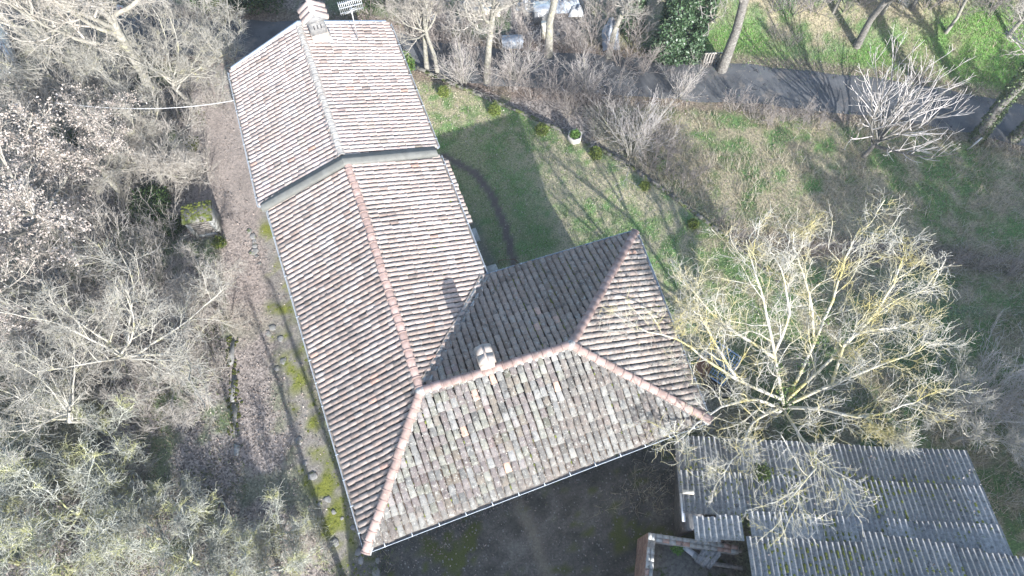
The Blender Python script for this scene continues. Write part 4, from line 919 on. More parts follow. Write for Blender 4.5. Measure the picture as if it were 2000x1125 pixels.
def new_tree(name, label, cat, loc, g, tr, cr, m_trunk, m_crown, group=None, leaves=None):
    o = root(name, tuple(loc), label, cat, group)
    put('trunk', g.mesh('trunk', [x[0] for x in tr], [x[1] for x in tr], m_trunk), o)
    put('crown', g.mesh('crown', [x[0] for x in cr], [x[1] for x in cr], m_crown), o)
    if leaves is not None: put('leaves', mesh('leaves', leaves[0], [leaves[1]], M['leaf'], leaves[2]), o)
    return o

# ---- the walnut over the shed ---------------------------------------------------
fk = at(1530, 790, 3.0); wb = np.array([fk[0], fk[1], float(gz(fk[0], fk[1]))])
def lim(*pts): return [at(a, b, z) - wb for a, b, z in pts]
g = Grow(5); g.start([(0.05, -.05, -.1), (.02, 0, .7), (0, 0, 1.6), (0, .02, 2.4), (0, 0, 3.0)], (.34, .25, .22, .21, .17))
LIMBS = [lim((1530, 790, 2.9), (1512, 690, 5), (1496, 600, 6.6), (1474, 530, 7.6), (1458, 465, 8.4)),
         lim((1536, 785, 2.7), (1590, 670, 5.0), (1632, 570, 6.8), (1650, 500, 7.8), (1682, 445, 8.6)),
         lim((1538, 780, 3.0), (1625, 700, 4.8), (1690, 630, 6.2), (1760, 580, 7.2), (1812, 572, 7.8)),
         lim((1534, 792, 2.4), (1625, 750, 4.2), (1715, 715, 5.4), (1780, 690, 6.2), (1815, 665, 6.7)),
         lim((1528, 780, 3.1), (1440, 742, 4.2), (1385, 705, 5.4), (1315, 660, 6.8), (1245, 645, 7.6)),
         lim((1522, 800, 2.2), (1482, 782, 3.6), (1420, 790, 4.8), (1355, 835, 5.8), (1315, 870, 6.4)),
         lim((1534, 796, 2.5), (1600, 798, 3.8), (1690, 815, 5.0), (1770, 790, 5.8), (1815, 770, 6.3)),
         lim((1530, 800, 2.6), (1562, 850, 4.4), (1595, 905, 5.8), (1560, 955, 6.9), (1525, 985, 7.4)),
         lim((1520, 798, 2.5), (1472, 825, 4.2), (1445, 880, 5.3), (1410, 925, 6.0)),
         lim((1515, 700, 4.8), (1440, 650, 5.8), (1385, 605, 6.7), (1330, 540, 7.6)),
         lim((1590, 670, 5.0), (1582, 580, 6.8), (1558, 510, 7.9), (1545, 455, 8.6)),
         lim((1625, 700, 4.8), (1710, 610, 6.7), (1755, 530, 7.8), (1765, 490, 8.3)),
         lim((1690, 815, 5.0), (1735, 850, 5.6), (1770, 860, 6.0)),
         lim((1512, 690, 5.0), (1540, 620, 6.4), (1530, 540, 7.8), (1505, 490, 8.4)),
         lim((1440, 742, 4.2), (1390, 660, 5.8), (1370, 620, 6.5), (1345, 600, 7.0)),
         lim((1625, 750, 4.2), (1660, 660, 5.8), (1740, 640, 6.6), (1790, 625, 7.0))]
g.limbs(LIMBS, .075, .016, 12)
g.spawn(15, (.10, .99), (26, 60), (.26, .5), .15, .03, 10, .45, .011, .35)
g.spawn(8, (.10, 1), (28, 62), (.34, .62), .22, .02, 8, .55, .007, .45)
g.spawn(4, (.15, 1), (28, 65), absl=(.18, .6), wig=.26, up=.02, N=5, rr=.7, rmin=.0055, tip=.6)
walnut = new_tree('walnut_tree', 'big spreading bare walnut with white twigs and yellow lichen over the shed roof', 'tree', wb, g, [(0, 12), (1, 7)], [(2, 5), (3, 3), (4, 3)], M['bark_white'], M['bark_white'])
r_ = np.random.default_rng(77); ip = np.concatenate([g.lv[1][0][1][:5], g.lv[1][0][0][:3]]); ip = ip[r_.integers(len(ip), size=500)] + r_.normal(0, .17, (500, 3))
put('ivy', mesh('ivy', *(lambda v, t_, c: (v, [t_], M['ivy'], c))(*leaf_quads(ip, .11, pick([(.05, .10, .02), (.09, .15, .03), (.12, .17, .04)], 500, r_), r_, 1.0))), walnut)

# ---- prototypes -----------------------------------------------------------------
def spreading(seed, h=3.2, nl=7, R0=.2, spread=(35, 70), ll=(4.0, 5.6), twig=6, leafy=0, flat=1.0, wig=.11, up=.03):
    g = Grow(seed); r = g.r; g.start([(0, 0, -.1), (r.normal(0, .08), r.normal(0, .08), h * .4), (r.normal(0, .15), r.normal(0, .15), h * .75), (r.normal(0, .2), r.normal(0, .2), h)], (R0 * 1.35, R0, R0 * .92, R0 * .8))
    g.spawn(nl, (.55, 1), spread, absl=ll, wig=wig, up=up, N=12, rr=.62, rmin=.02, tip=.22, flat=flat)
    g.spawn(8, (.2, 1), (25, 60), (.30, .55), wig, up, 9, .6, .012, .35)
    g.spawn(7, (.2, 1), (25, 60), (.35, .6), wig * 1.4, up, 7, .6, .008, .45)
    g.spawn(twig, (.2, 1), (25, 65), absl=(.22, .7), wig=wig * 2, up=up, N=5, rr=.75, rmin=.006, tip=.6)
    lv = None
    if leafy:
        P = g.lv[-1][0][:, 2:].reshape(-1, 3); P = P[r.integers(len(P), size=leafy)] + r.normal(0, .05, (leafy, 3))
        lv = leaf_quads(P, .12, pick([(.33, .285, .25), (.39, .34, .305), (.27, .225, .195), (.43, .385, .35)], leafy, r), r, .5)
    return g, lv
TR = [(0, 10), (1, 6)]; CR = [(2, 4), (3, 3), (4, 3)]
gB, _ = spreading(21, 3.4, 8, .115, (40, 75), (4.2, 5.8))
gC, lC = spreading(22, 3.8, 7, .2, (35, 70), (3.6, 5.0), 5, 6500)
gD, _ = spreading(23, 6.0, 8, .17, (20, 50), (3.6, 5.6), 5, up=.06)
gK, _ = spreading(24, 2.2, 8, .12, (30, 70), (1.8, 2.8), 5, wig=.18)
# slender whips fanning up from the ground
def whips(seed, n=16, h=(1.6, 3.0), sp=28, kids=7, rad=.016, sub=4, wig=.06):
    g = Grow(seed); r = g.r; Ps = []; Rs = []
    for i in range(n):
        a = r.uniform(0, 6.283); t_ = R(abs(r.normal(0, sp))); L = r.uniform(*h); d = np.array([math.cos(a) * math.sin(t_), math.sin(a) * math.sin(t_), math.cos(t_)]); p = np.array([math.cos(a), math.sin(a), 0]) * r.uniform(0, .25); pts = [p - [0, 0, .05]]
        for k in range(7): d = unit(d + r.normal(0, wig, 3)); p = p + d * L / 7; pts.append(p)
        Ps.append(pts); Rs.append(np.linspace(rad * r.uniform(.7, 1.3), .007, 8))
    g.lv.append((np.array(Ps), np.array(Rs)))
    g.spawn(kids, (.25, .98), (18, 50), (.25, .5), .09, .05, 6, .65, .0065, .6)
    g.spawn(sub, (.2, 1), (20, 55), absl=(.12, .4), wig=.15, up=.04, N=4, rr=.8, rmin=.0055, tip=.8); return g
gE1, gE2 = whips(31, 12, (1.4, 2.6), 26, 6, .014, 3), whips(32, 14, (1.1, 2.2), 33, 6, .013, 3)
gE3 = whips(33, 26, (2.6, 4.4), 33, 9, .022, 4, .05)
# crooked lichen-grey thorn scrub
gG1, _ = spreading(41, 1.1, 6, .055, (30, 75), (1.5, 2.6), 4, wig=.22, up=.03); gG2, _ = spreading(42, .9, 5, .05, (35, 80), (1.4, 2.4), 4, wig=.24, up=.02)

# ---- left wood ------------------------------------------------------------------
def place(px, py, z):
    p = at(px, py, z); return (p[0], p[1], float(gz(p[0], p[1])) - .03)
TW = 'bark_twig'
oakB = new_tree('bare_tree', 'wide bare tree with yellow-lichened pale limbs spreading left of the drive', 'tree', place(235, 690, 3.4), gB, TR, CR, M['bark_pale'], M['bark_pale'], 'trees of the left wood')
oakC = new_tree('oak_tree', 'oak still holding brown dead leaves near the left edge, above the wide bare tree', 'tree', place(60, 400, 3.8), gC, TR, CR, M['bark_grey'], M[TW], 'trees of the left wood', lC)
tallD = new_tree('tall_tree', 'thick pale trunk leaning outward at the top left, right one of the pair', 'tree', place(318, 225, 0), gD, TR, CR, M['bark_grey'], M[TW], 'trees of the left wood')
tallD.scale = (1.35,) * 3; tallD.rotation_euler = (R(-4), R(5), R(20))
copy_tree(tallD, place(262, 132, 0), 2.0, 1.3, 'thick pale trunk leaning outward at the top left, left one of the pair', tilt=(R(2), R(-6)))
copy_tree(tallD, place(150, 150, 2), 3.6, .95, 'slimmer bare tree between the silver car and the thick trunk pair')
copy_tree(tallD, place(40, 60, 3), 5.0, 1.05, 'bare tree in the top left corner above the silver car')
for px, py, z, s_, rz_, lb in ((315, 120, 4, .8, .5, 'spreading bare tree between the trunk pair and the annex corner'), (200, 110, 4, .8, 2.2, 'spreading bare tree above the slim left trunk, over the road'), (75, 130, 3.5, .85, 3.3, 'spreading bare tree right above the silver car'), (415, 60, 4, .7, 4.4, 'spreading bare tree at the top, left of the annex gable'), (250, 250, 3, .7, 5.2, 'bare tree below the overhead cable, right of the brown oak')):
    copy_tree(oakB, place(px, py, z), rz_, s_, lb)
copy_tree(oakC, place(190, 330, 3.0), 2.4, .78, 'smaller leafy-brown oak right of the large one, below the overhead cable')
copy_tree(oakC, place(30, 560, 3.2), 4.1, .85, 'brown-leaved oak at the left edge, level with the stone hutch')
copy_tree(oakB, place(120, 800, 3.0), 1.7, .8, 'bare pale tree at the left edge, nearer than the wide lichened tree')
kB = new_tree('young_tree', 'small bare tree in front of the mossy boulder by the drive', 'tree', place(340, 285, 2), gK, TR, CR, M['bark_grey'], M[TW], 'young trees')
copy_tree(kB, place(400, 560, 1.6), 1.0, .85, 'small bare tree nearer than the stone hutch, left of the drive')
copy_tree(kB, place(300, 330, 2), 2.7, 1.1, 'small bare tree behind the green bush, left of the boulder')
copy_tree(kB, place(340, 760, 1.5), 4.2, .9, 'small bare tree right of the wide lichened tree, beside the kerb blocks')
G1 = new_tree('thorn_scrub', 'grey-green lichened thorn bush in the scrub at the bottom left', 'bush', place(300, 1050, 1), gG1, TR, CR, M['bark_lichen'], M['bark_lichen'], 'thorn scrub at the bottom left')
G2 = new_tree('thorn_scrub', 'grey-green lichened thorn bush in the scrub at the bottom left', 'bush', place(420, 980, 1), gG2, TR, CR, M['bark_lichen'], M['bark_lichen'], 'thorn scrub at the bottom left')
for i, (px, py, s_) in enumerate([(60, 900, 1.2), (150, 1010, 1.3), (250, 930, 1.0), (370, 1100, 1.1), (480, 1060, .95), (540, 1040, .8), (120, 1110, 1.3), (20, 1010, 1.2), (200, 1080, 1.2), (220, 850, 1.0), (90, 790, 1.0), (560, 1110, .9), (460, 1125, 1.0), (10, 1100, 1.2), (20, 840, 1.0)]):
    copy_tree(G1 if i % 2 else G2, place(px, py, .9), rng.uniform(0, 6.28), s_ * 1.05)
E1 = new_tree('whip_shrub', 'bare whippy shrub in the tangled hedge between the lawn edge and the road', 'shrub', place(1000, 162, .2), gE1, [(0, 4)], [(1, 3), (2, 3)], M['bark_whip'], M['bark_whip'], 'bare hedge shrubs beyond the lawn')
E2 = new_tree('whip_shrub', 'bare whippy shrub in the tangled hedge between the lawn edge and the road', 'shrub', place(1100, 190, .2), gE2, [(0, 4)], [(1, 3), (2, 3)], M['bark_whip'], M['bark_whip'], 'bare hedge shrubs beyond the lawn')
for i, (px, py, s_) in enumerate([(900, 140, .7), (960, 160, .7), (1040, 178, .8), (1080, 170, .8), (1120, 200, .85), (1150, 185, .85), (1175, 215, .85), (1200, 205, .9), (1225, 240, .85), (1290, 300, .8), (1310, 325, .7), (1325, 285, .7), (1290, 255, .9), (1340, 355, .5), (1365, 330, .55), (1270, 315, .7), (1415, 425, .6), (1435, 460, .6)]):
    copy_tree(E1 if i % 2 else E2, place(px, py, .2), rng.uniform(0, 6.28), s_ * 1.15)
LW = 'undergrowth of the left wood'
E4 = new_tree('twig_shrub', 'thin bare twiggy shrub in the undergrowth left of the drive', 'shrub', place(180, 560, .3), whips(35, 16, (1.6, 3.0), 34, 8, .015, 4), [(0, 4)], [(1, 3), (2, 3)], M[TW], M[TW], LW)
for i, (px, py, s_) in enumerate([(330, 470, .9), (290, 500, 1), (220, 430, 1), (150, 500, 1.1), (120, 610, 1.1), (60, 680, 1.1), (300, 700, 1), (380, 640, .8), (210, 760, 1), (390, 800, .8), (40, 330, 1.1), (250, 250, 1.1), (180, 210, 1.1), (100, 180, 1), (370, 170, .8), (400, 330, .6), (300, 120, 1.1), (390, 90, 1), (230, 130, 1.1), (60, 200, 1.1), (440, 620, .6), (20, 250, 1.2), (90, 420, 1.2), (260, 580, 1.0), (340, 560, .8), (180, 650, 1.1), (30, 620, 1.2), (120, 720, 1.0), (270, 820, .8), (430, 720, .5), (150, 90, 1.2), (30, 40, 1.2), (300, 40, 1.1), (420, 200, .6), (250, 340, .9), (200, 290, .9), (420, 540, .5), (60, 300, 1.6), (140, 380, 1.5), (220, 500, 1.5), (90, 560, 1.6), (280, 640, 1.3), (160, 740, 1.4), (40, 760, 1.5), (350, 700, .9), (120, 250, 1.5), (230, 190, 1.4), (330, 250, 1.1), (20, 150, 1.5), (180, 40, 1.4), (380, 40, 1.2), (100, 20, 1.5), (300, 550, 1.1)]):
    copy_tree(E4, place(px, py, .3), rng.uniform(0, 6.28), s_ * 1.1, 'thin bare twiggy shrub in the undergrowth left of the drive', LW)
for i, (px, py, s_) in enumerate([(1440, 205, .8), (1480, 222, .8), (1540, 225, .8), (1580, 230, .8), (1610, 238, .7), (1510, 235, .7)]):
    copy_tree(E2, place(px, py, .2), rng.uniform(0, 6.28), s_, 'thin bare shrub on the field side of the road, left of the fan-shaped tree', 'shrubs by the road')
for i, (px, py, s_) in enumerate([(1720, 492, .6), (1770, 498, .7), (1850, 520, .7), (1920, 515, .8), (1980, 530, .7), (1650, 480, .6), (1600, 480, .6), (1880, 500, .5)]):
    copy_tree(E2, place(px, py, .1), rng.uniform(0, 6.28), s_, 'low brown bramble clump in the ditch line across the field', 'brambles in the ditch')
fan = new_tree('fan_shrub', 'large pale fan-shaped bare shrub beyond the lawn edge by the planter', 'shrub', place(1238, 290, .2), gE3, [(0, 5)], [(1, 3), (2, 3)], M['bark_pale'], surf('pale_fan_twigs', (.36, .325, .30), (.50, .46, .43), 5, .95, 0, local=True))
copy_tree(fan, place(1150, 165, .2), 2.0, .7, 'tall bare fan of twigs by the road, left of the large pale one')
copy_tree(fan, place(1330, 175, .2), 4.0, .6, 'tall bare fan of twigs by the road in front of the ivy trees')
copy_tree(fan, place(905, 150, .2), 1.0, .75, 'tall bare fan of twigs right of the annex at the road')
copy_tree(fan, place(1010, 140, .2), 3.0, .75, 'tall bare fan of twigs in front of the pale blue roadside box')
copy_tree(fan, place(1890, 800, .2), .7, 1.05, 'dense bare bush behind the shed at the right edge, left of another')
copy_tree(fan, place(1960, 790, .2), 2.9, 1.15, 'dense bare bush at the right edge behind the shed')
copy_tree(fan, place(1975, 860, .2), 5.0, .8, 'low bare bush at the right edge next to the shed corner')
# young fan-shaped tree on the field
g = Grow(61); g.start([(0, 0, -.1), (.08, .02, .5), (.16, .05, 1.0), (.2, .08, 1.45)], (.13, .115, .105, .10))
g.spawn(15, (.45, 1), (18, 58), absl=(4.0, 5.6), wig=.07, up=.08, N=10, rr=.55, rmin=.018, tip=.35)
g.spawn(7, (.18, .95), (22, 50), (.35, .62), .07, .09, 8, .65, .0095, .45); g.spawn(3, (.2, .95), (25, 50), (.3, .6), .09, .06, 6, .7, .008, .6)
new_tree('fig_tree', 'fan-shaped bare young tree with pale straight shoots on the field below the road', 'tree', G(1686, 306), g, [(0, 8), (1, 5)], [(2, 4), (3, 3)], M['bark_brown'], surf('pale_shoots', (.40, .36, .33), (.56, .52, .49), 5, .9, 0, local=True))
# trees along the road
copy_tree(tallD, place(950, 148, 0), 0.4, 1.0, 'leaning bare roadside tree, left of the straight trunk', 'trees along the road', (R(-3), R(5)))
copy_tree(tallD, place(1072, 98, 0), 2.2, 1.15, 'straight yellowish trunk rising across the road at the top centre', 'trees along the road')
copy_tree(tallD, place(832, 128, 0), 3.4, .72, 'slender bare tree right of the annex gutter, left of its twin', 'trees along the road', (0, R(-4)))
copy_tree(tallD, place(853, 133, 0), 4.6, .66, 'slender bare tree right of the annex gutter, right of its twin', 'trees along the road', (0, R(3)))
copy_tree(tallD, place(760, 20, 0), 5.6, .8, 'bare tree behind the far corner of the annex roof', 'trees along the road')
copy_tree(tallD, place(1190, 100, 0), .9, .85, 'pale yellow-stemmed tangled tree in front of the blue tarpaulin heap', 'trees along the road', (0, R(6)))
gT, _ = spreading(63, 7.5, 7, .24, (18, 45), (3.4, 4.8), 4, up=.05)
tD = new_tree('roadside_tree', 'dark furrowed trunk beside the slat fence across the road', 'tree', place(1412, 130, 0), gT, TR, CR, M['bark_brown'], M[TW], 'trees along the road')
copy_tree(tD, place(1688, 66, .9), 1.3, .72, 'slim grey trunk standing on the grassy bank at the top right', 'trees along the road', (0, R(-3)))
tI = copy_tree(tD, place(1905, 276, -.3), 2.4, .95, 'ivy-clad trunk leaning outward over the road at the right edge', 'trees along the road', (0, R(6)))
tI2 = copy_tree(tD, place(1978, 272, -.3), 3.0, .8, 'dark trunk in the right edge corner behind the ivy-clad one', 'trees along the road')
for px, py, s_, lb in ((1640, 2, .5, 'thin bare trunk at the top, left of the slim grey bank trunk'), (1735, 8, .5, 'thin bare trunk at the top, just right of the slim grey bank trunk'), (1790, 4, .45, 'thin dark sapling at the top right, right of two thin trunks'), (1865, 40, .5, 'bare tree on the bank at the top right with a low drooping branch'), (1985, 50, .6, 'bare tree in the top right corner')):
    copy_tree(tD if s_ < .46 else tallD, place(px, py, 1.4), rng.uniform(0, 6), s_, lb, 'trees on the bank top')
copy_tree(oakB, place(1880, 855, .8), 2.2, .62, 'dark-stemmed low bare tree leaning right behind the shed corner')
BT = 'twigs on the bank top'
for i, (px, py, s_) in enumerate([(1520, -5, 1.0), (1560, 2, 1.0), (1600, -2, 1.1), (1660, 0, 1.1), (1700, -6, 1.1), (1820, 5, 1.1), (1890, 8, 1.2), (1940, 18, 1.2), (1990, 30, 1.2), (1960, 0, 1.3), (1530, 40, .55), (1560, 52, .5), (1850, -8, 1.3), (1760, -8, 1.2)]):
    copy_tree(E1 if i % 2 else E2, place(px, py, 1.4), rng.uniform(0, 6.28), s_ * 1.1, 'bare twiggy bush on top of the grassy bank', BT)
for i, (px, py, s_) in enumerate([(880, 40, 1.1), (910, 60, 1.2), (860, 75, 1.1), (970, 60, 1.2), (1010, 45, 1.1), (1110, 70, 1.1), (1140, 95, 1.1), (1160, 60, 1.3), (1210, 30, 1.3), (1240, 70, 1.3), (1220, 110, 1.1), (790, 30, 1.2), (830, 15, 1.2), (930, 100, 1.0), (1040, 110, .9), (720, 15, 1.1), (1260, 120, 1.0)]):
    copy_tree(E1 if i % 2 else E2, place(px, py, .4), rng.uniform(0, 6.28), s_ * 1.1, 'bare twiggy bush among the clutter across the road', 'bushes across the road')

# ---- leafy things ---------------------------------------------------------------
def leaf_ball(n, size, cols, seed, shape=(1, 1, .85), shell=.55, leaf=.1, up_b=.8):
    r = np.random.default_rng(seed); d = r.normal(size=(n, 3)); d /= np.linalg.norm(d, axis=1, keepdims=True); rad = shell + (1 - shell) * r.random(n) ** .5
    lump = 1 + .18 * np.sin(d[:, 0] * 5 + seed) * np.cos(d[:, 1] * 6) + .12 * np.sin(d[:, 2] * 9)
    P = d * (rad * lump)[:, None] * np.array(shape) * size; P[:, 2] += size * shape[2]
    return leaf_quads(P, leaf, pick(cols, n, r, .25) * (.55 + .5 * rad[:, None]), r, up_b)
box_cols = [(.07, .10, .02), (.10, .13, .025), (.13, .15, .035), (.05, .08, .018)]
bb = leaf_ball(1500, .33, [(.10, .14, .03), (.14, .18, .04), (.17, .20, .05), (.08, .11, .025)], 3, (1, .9, .95), leaf=.075); stem = MB()
for k in range(5): stem.tube([(0, 0, -.05), (math.cos(k * 1.3) * .12, math.sin(k * 1.3) * .12, .5)], .015, 5)
labels = ['clipped round bush nearest the annex along the lawn edge', 'second clipped round bush from the annex along the lawn edge', 'clipped round bush just left of the hexagonal planter', 'clipped round bush just right of the hexagonal planter', 'second nearest clipped round bush along the lawn edge, below the fan shrub', 'nearest clipped round yellow-green bush along the lawn edge']
bush0 = None
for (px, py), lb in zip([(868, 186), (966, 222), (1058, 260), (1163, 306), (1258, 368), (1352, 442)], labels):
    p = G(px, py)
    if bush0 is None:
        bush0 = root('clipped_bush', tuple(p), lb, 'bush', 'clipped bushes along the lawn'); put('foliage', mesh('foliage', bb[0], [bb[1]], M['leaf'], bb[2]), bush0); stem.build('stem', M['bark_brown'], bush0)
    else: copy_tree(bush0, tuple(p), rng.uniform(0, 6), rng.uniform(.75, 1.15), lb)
v = leaf_ball(350, .26, [(.07, .13, .03), (.10, .18, .04)], 8, leaf=.1); put('plant', mesh('plant', v[0] + [0, 0, .24], [v[1]], M['leaf'], v[2]), pl)
def bush(name, px, py, size, label, cols, n=2600, leaf=.12, seed=1, shape=(1, 1, .8), z=0.0):
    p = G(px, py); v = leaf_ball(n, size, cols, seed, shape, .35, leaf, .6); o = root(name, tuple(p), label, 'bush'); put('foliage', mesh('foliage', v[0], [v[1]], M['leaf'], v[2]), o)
    mb = MB()
    for k in range(6): mb.tube([(0, 0, -.05), (math.cos(k) * size * .3, math.sin(k) * size * .3, size * .9)], .018, 5)
    mb.build('stem', M['bark_brown'], o)
ever = [(.028, .055, .018), (.045, .08, .025), (.06, .10, .03), (.02, .04, .014)]
bush('evergreen_bush', 305, 412, .95, 'dark evergreen bush just left of the stone hutch', ever, 5000, .11, 2, (1, 1.1, .75))
bush('evergreen_bush', 345, 448, .55, 'small dark green bush touching the near side of the stone hutch', ever, 1800, .1, 3)
bush('evergreen_bush', 432, 478, .35, 'little mossy green tuft at the right foot of the stone hutch', [(.06, .09, .015), (.10, .12, .02)], 900, .08, 4)
bush('laurel_bush', 792, 138, .55, 'bright green leafy bush at the annex corner by the lawn', [(.08, .14, .03), (.12, .18, .04), (.05, .10, .02)], 1500, .14, 5, (1, 1.2, 1.0))
bush('evergreen_bush', 165, 275, .6, 'dark green low bush under the brown oak, below the cable', ever, 1800, .11, 6)
bush('evergreen_bush', 120, 470, .7, 'dark green holly-like bush under the brown oaks', ever, 2200, .11, 7)
bush('hedge_bush', 500, 12, 1.3, 'dense dark green hedge bush at the top edge left of the annex', ever, 6000, .14, 8, (1.6, .9, .9))
bush('hedge_bush', 425, 15, 1.2, 'lighter green bush at the top edge, left of the dark hedge bush', [(.07, .13, .03), (.10, .17, .04)], 4500, .14, 9, (1.3, .8, .8))
bush('hedge_bush', 720, 8, 1.2, 'dark green bush at the top edge behind the annex aerial', ever, 5000, .14, 10, (1.4, .9, 1))
bush('shed_weed', 1485, 935, .32, 'green weed tuft growing on the corrugated shed roof', [(.05, .08, .02), (.08, .11, .03)], 700, .08, 11, (1, 1.4, .5))
wo = COL.objects[-3] if False else [o for o in COL.objects if o.name.startswith('shed_weed')][0]
ps = at(1487, 925, 4.0); zs = 3.0 + SLP * float((ps - sO)[:2] @ sv[:2]) ; ps = at(1487, 925, zs); wo.location = (ps[0], ps[1], 3.0 + SLP * float((ps - sO)[:2] @ sv[:2]) + .03)
bush('weed_clump', 1322, 1072, .22, 'bright green weed clump in the brick room', [(.10, .20, .04), (.14, .26, .06)], 350, .1, 12, (1, 1, .5)); [o for o in COL.objects if o.name.startswith('weed_clump')][0].location = tuple(at(1322, 1072, ZB - .55))

def ivy_tree(name, px, py, h, label, lean, seed, rad=(.75, .45), n=9000, z=0.0):
    p = G(px, py); r = np.random.default_rng(seed); o = root(name, tuple(p), label, 'tree', 'ivy-covered trees across the road')
    tp = [(lean[0] * t_ * h, lean[1] * t_ * h, t_ * h - .1) for t_ in np.linspace(0, 1, 7)]; g = Grow(seed); g.start(tp, np.linspace(.25, .1, 7)); g.spawn(9, (.4, 1), (30, 65), absl=(1.5, 3.0), wig=.12, up=.05, N=8, rr=.5, rmin=.02, tip=.3); g.spawn(6, (.2, 1), (25, 60), (.3, .6), .15, .04, 6, .6, .01, .5); g.spawn(5, (.2, 1), (25, 60), absl=(.2, .6), wig=.2, up=.03, N=4, rr=.7, rmin=.007, tip=.7)
    put('trunk', g.mesh('trunk', [0, 1], [9, 5], M['bark_brown']), o); put('crown', g.mesh('crown', [2, 3], [3, 3], M[TW]), o)
    t_ = r.random(n) ** 1.1 * .96; a = r.uniform(0, 6.283, n); lump = 1 + .45 * np.sin(a * 2 + t_ * 11 + seed) * np.sin(t_ * 17 + seed); rr = (rad[0] + (rad[1] - rad[0]) * t_) * lump * (.55 + .45 * r.random(n) ** .4)
    P = np.stack([lean[0] * t_ * h + rr * np.cos(a), lean[1] * t_ * h + rr * np.sin(a), t_ * h + r.normal(0, .1, n)], 1)
    v = leaf_quads(P, .15, pick([(.035, .07, .03), (.055, .10, .045), (.085, .13, .07), (.025, .05, .02)], n, r, .3), r, .9, .15, .85); put('ivy', mesh('ivy', v[0], [v[1]], M['ivy'], v[2]), o)
ivy_tree('ivy_tree', 1300, 112, 7.0, 'broad ivy-covered tree across the road, left of the slimmer ivy trunk', (.02, .02), 71, (.85, .95), 13000)
ivy_tree('ivy_tree', 1350, 118, 6.0, 'slim ivy-covered trunk left of the slat fence', (-.02, .03), 72, (.42, .5), 5500)
ivy_tree('ivy_tree', 1232, 60, 6.0, 'pale ivy-laced tree left of the broad ivy-covered tree', (0, 0), 73, (.5, .8), 5000)
r = np.random.default_rng(90)
for o_, n, s_ in ((tI, 2600, .95), (tI2, 2000, .8)):
    t_ = r.random(n); a = r.uniform(0, 6.283, n); rr = .30 + .10 * r.random(n); P = np.stack([rr * np.cos(a), rr * np.sin(a), t_ * 6.5], 1); v = leaf_quads(P, .13, pick([(.04, .07, .02), (.07, .10, .035), (.11, .14, .06)], n, r, .3), r, .6)
    put('ivy', mesh('ivy', v[0], [v[1]], M['ivy'], v[2]), o_)

# ---- trees outside the picture whose shadows fall into it --------------------------
OFF = 'trees beyond the picture edges'
g = Grow(91); g.start([(0, 0, -.1), (.05, .05, 2.5), (.0, .1, 5), (.1, 0, 7.5), (.05, .05, 10)], (.17, .14, .12, .09, .04)); g.spawn(16, (.35, 1), (25, 50), absl=(.9, 1.7), wig=.1, up=.08, N=6, rr=.45, rmin=.015, tip=.4); g.spawn(5, (.2, 1), (25, 55), (.3, .6), .12, .05, 5, .6, .008, .6)
pole = new_tree('slender_tree', 'slender tree below the bottom edge whose trunk shadow crosses the mossy strip', 'tree', (-3.2, -3.8, 0), g, [(0, 8), (1, 4)], [(2, 3)], M['bark_grey'], M[TW], OFF)
for x, y, s_, k, lb in ((-4.7, -3.4, .95, pole, 'slender tree below the bottom edge whose trunk shadow crosses the leafy drive'), (-6.9, -4.2, .9, pole, 'slender tree below the bottom edge whose trunk shadow falls left of the drive'), (-9.8, -3.5, .9, pole, 'slender tree below the bottom left edge whose shadow falls on the scrub'), (29.5, -4, .9, tallD, 'bare tree beyond the right edge dappling the field, nearer one'), (34, 6, .9, tallD, 'bare tree beyond the right edge dappling the field, farther one')):
    copy_tree(k, (x, y, 0), rng.uniform(0, 6), s_, lb, OFF)
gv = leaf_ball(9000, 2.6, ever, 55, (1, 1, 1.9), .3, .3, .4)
sh0 = None
for i, (x, y, s_) in enumerate([(27, -6.5, 1.05), (29, -3.5, 1.2), (32.5, -1.5, 1.2), (36, .5, 1.2), (39.5, 3.5, 1.2)]):
    if sh0 is None:
        sh0 = root('evergreen_tree', (x, y, 0), 'tall evergreen beyond the right edge that shades the field, closest to the shed', 'tree', OFF, s=s_); put('foliage', mesh('foliage', gv[0] + [0, 0, 1.2], [gv[1]], M['leaf'], gv[2]), sh0); MB().tube([(0, 0, -.1), (0, 0, 4), (0, 0, 9)], [.3, .22, .06], 8).build('trunk', M['bark_brown'], sh0)
    else: copy_tree(sh0, (x, y, 0), i * 1.1, s_, 'tall evergreen beyond the right edge that shades the field, ' + ['', 'second', 'third', 'fourth', 'fifth'][i] + ' from the shed')

# ================================================================== GROUND COVER
def scatter(n, x0, x1, y0, y1, fn, seed):
    r = np.random.default_rng(seed); x = r.uniform(x0, x1, n); y = r.uniform(y0, y1, n); w = fn(x, y); k = r.random(n) < w; return x[k], y[k], r
walls_poly = wl; al_poly = al
def free(x, y): return ~(inside(x, y, walls_poly) | inside(x, y, al_poly))
def blades(name, n, box, fn, h, cols, seed, w=.014, bend=.5, label_kind='stuff'):
    x, y, r = scatter(n, *box, fn, seed); k = free(x, y); x, y = x[k], y[k]; m = len(x); z = gz(x, y); a = r.uniform(0, 6.283, m); H = h * r.uniform(.5, 1.3, m) * (.7 + .7 * fbm(x, y, .7, seed, 2)); b = r.normal(0, bend, m)
    dx, dy = np.cos(a), np.sin(a); c = pick(cols, m, r, .2)
    P0_ = np.stack([x - dy * w, y + dx * w, z - .01], 1); P1_ = np.stack([x + dy * w, y - dx * w, z - .01], 1); P2_ = np.stack([x + dx * b * H, y + dy * b * H, z + H], 1)
    V = np.stack([P0_, P1_, P2_], 1).reshape(-1, 3); T = np.arange(m * 3).reshape(-1, 3)
    put(name, mesh(name, V, [T], M['blade'], np.repeat(c, 3, 0)), kind='stuff'); return m
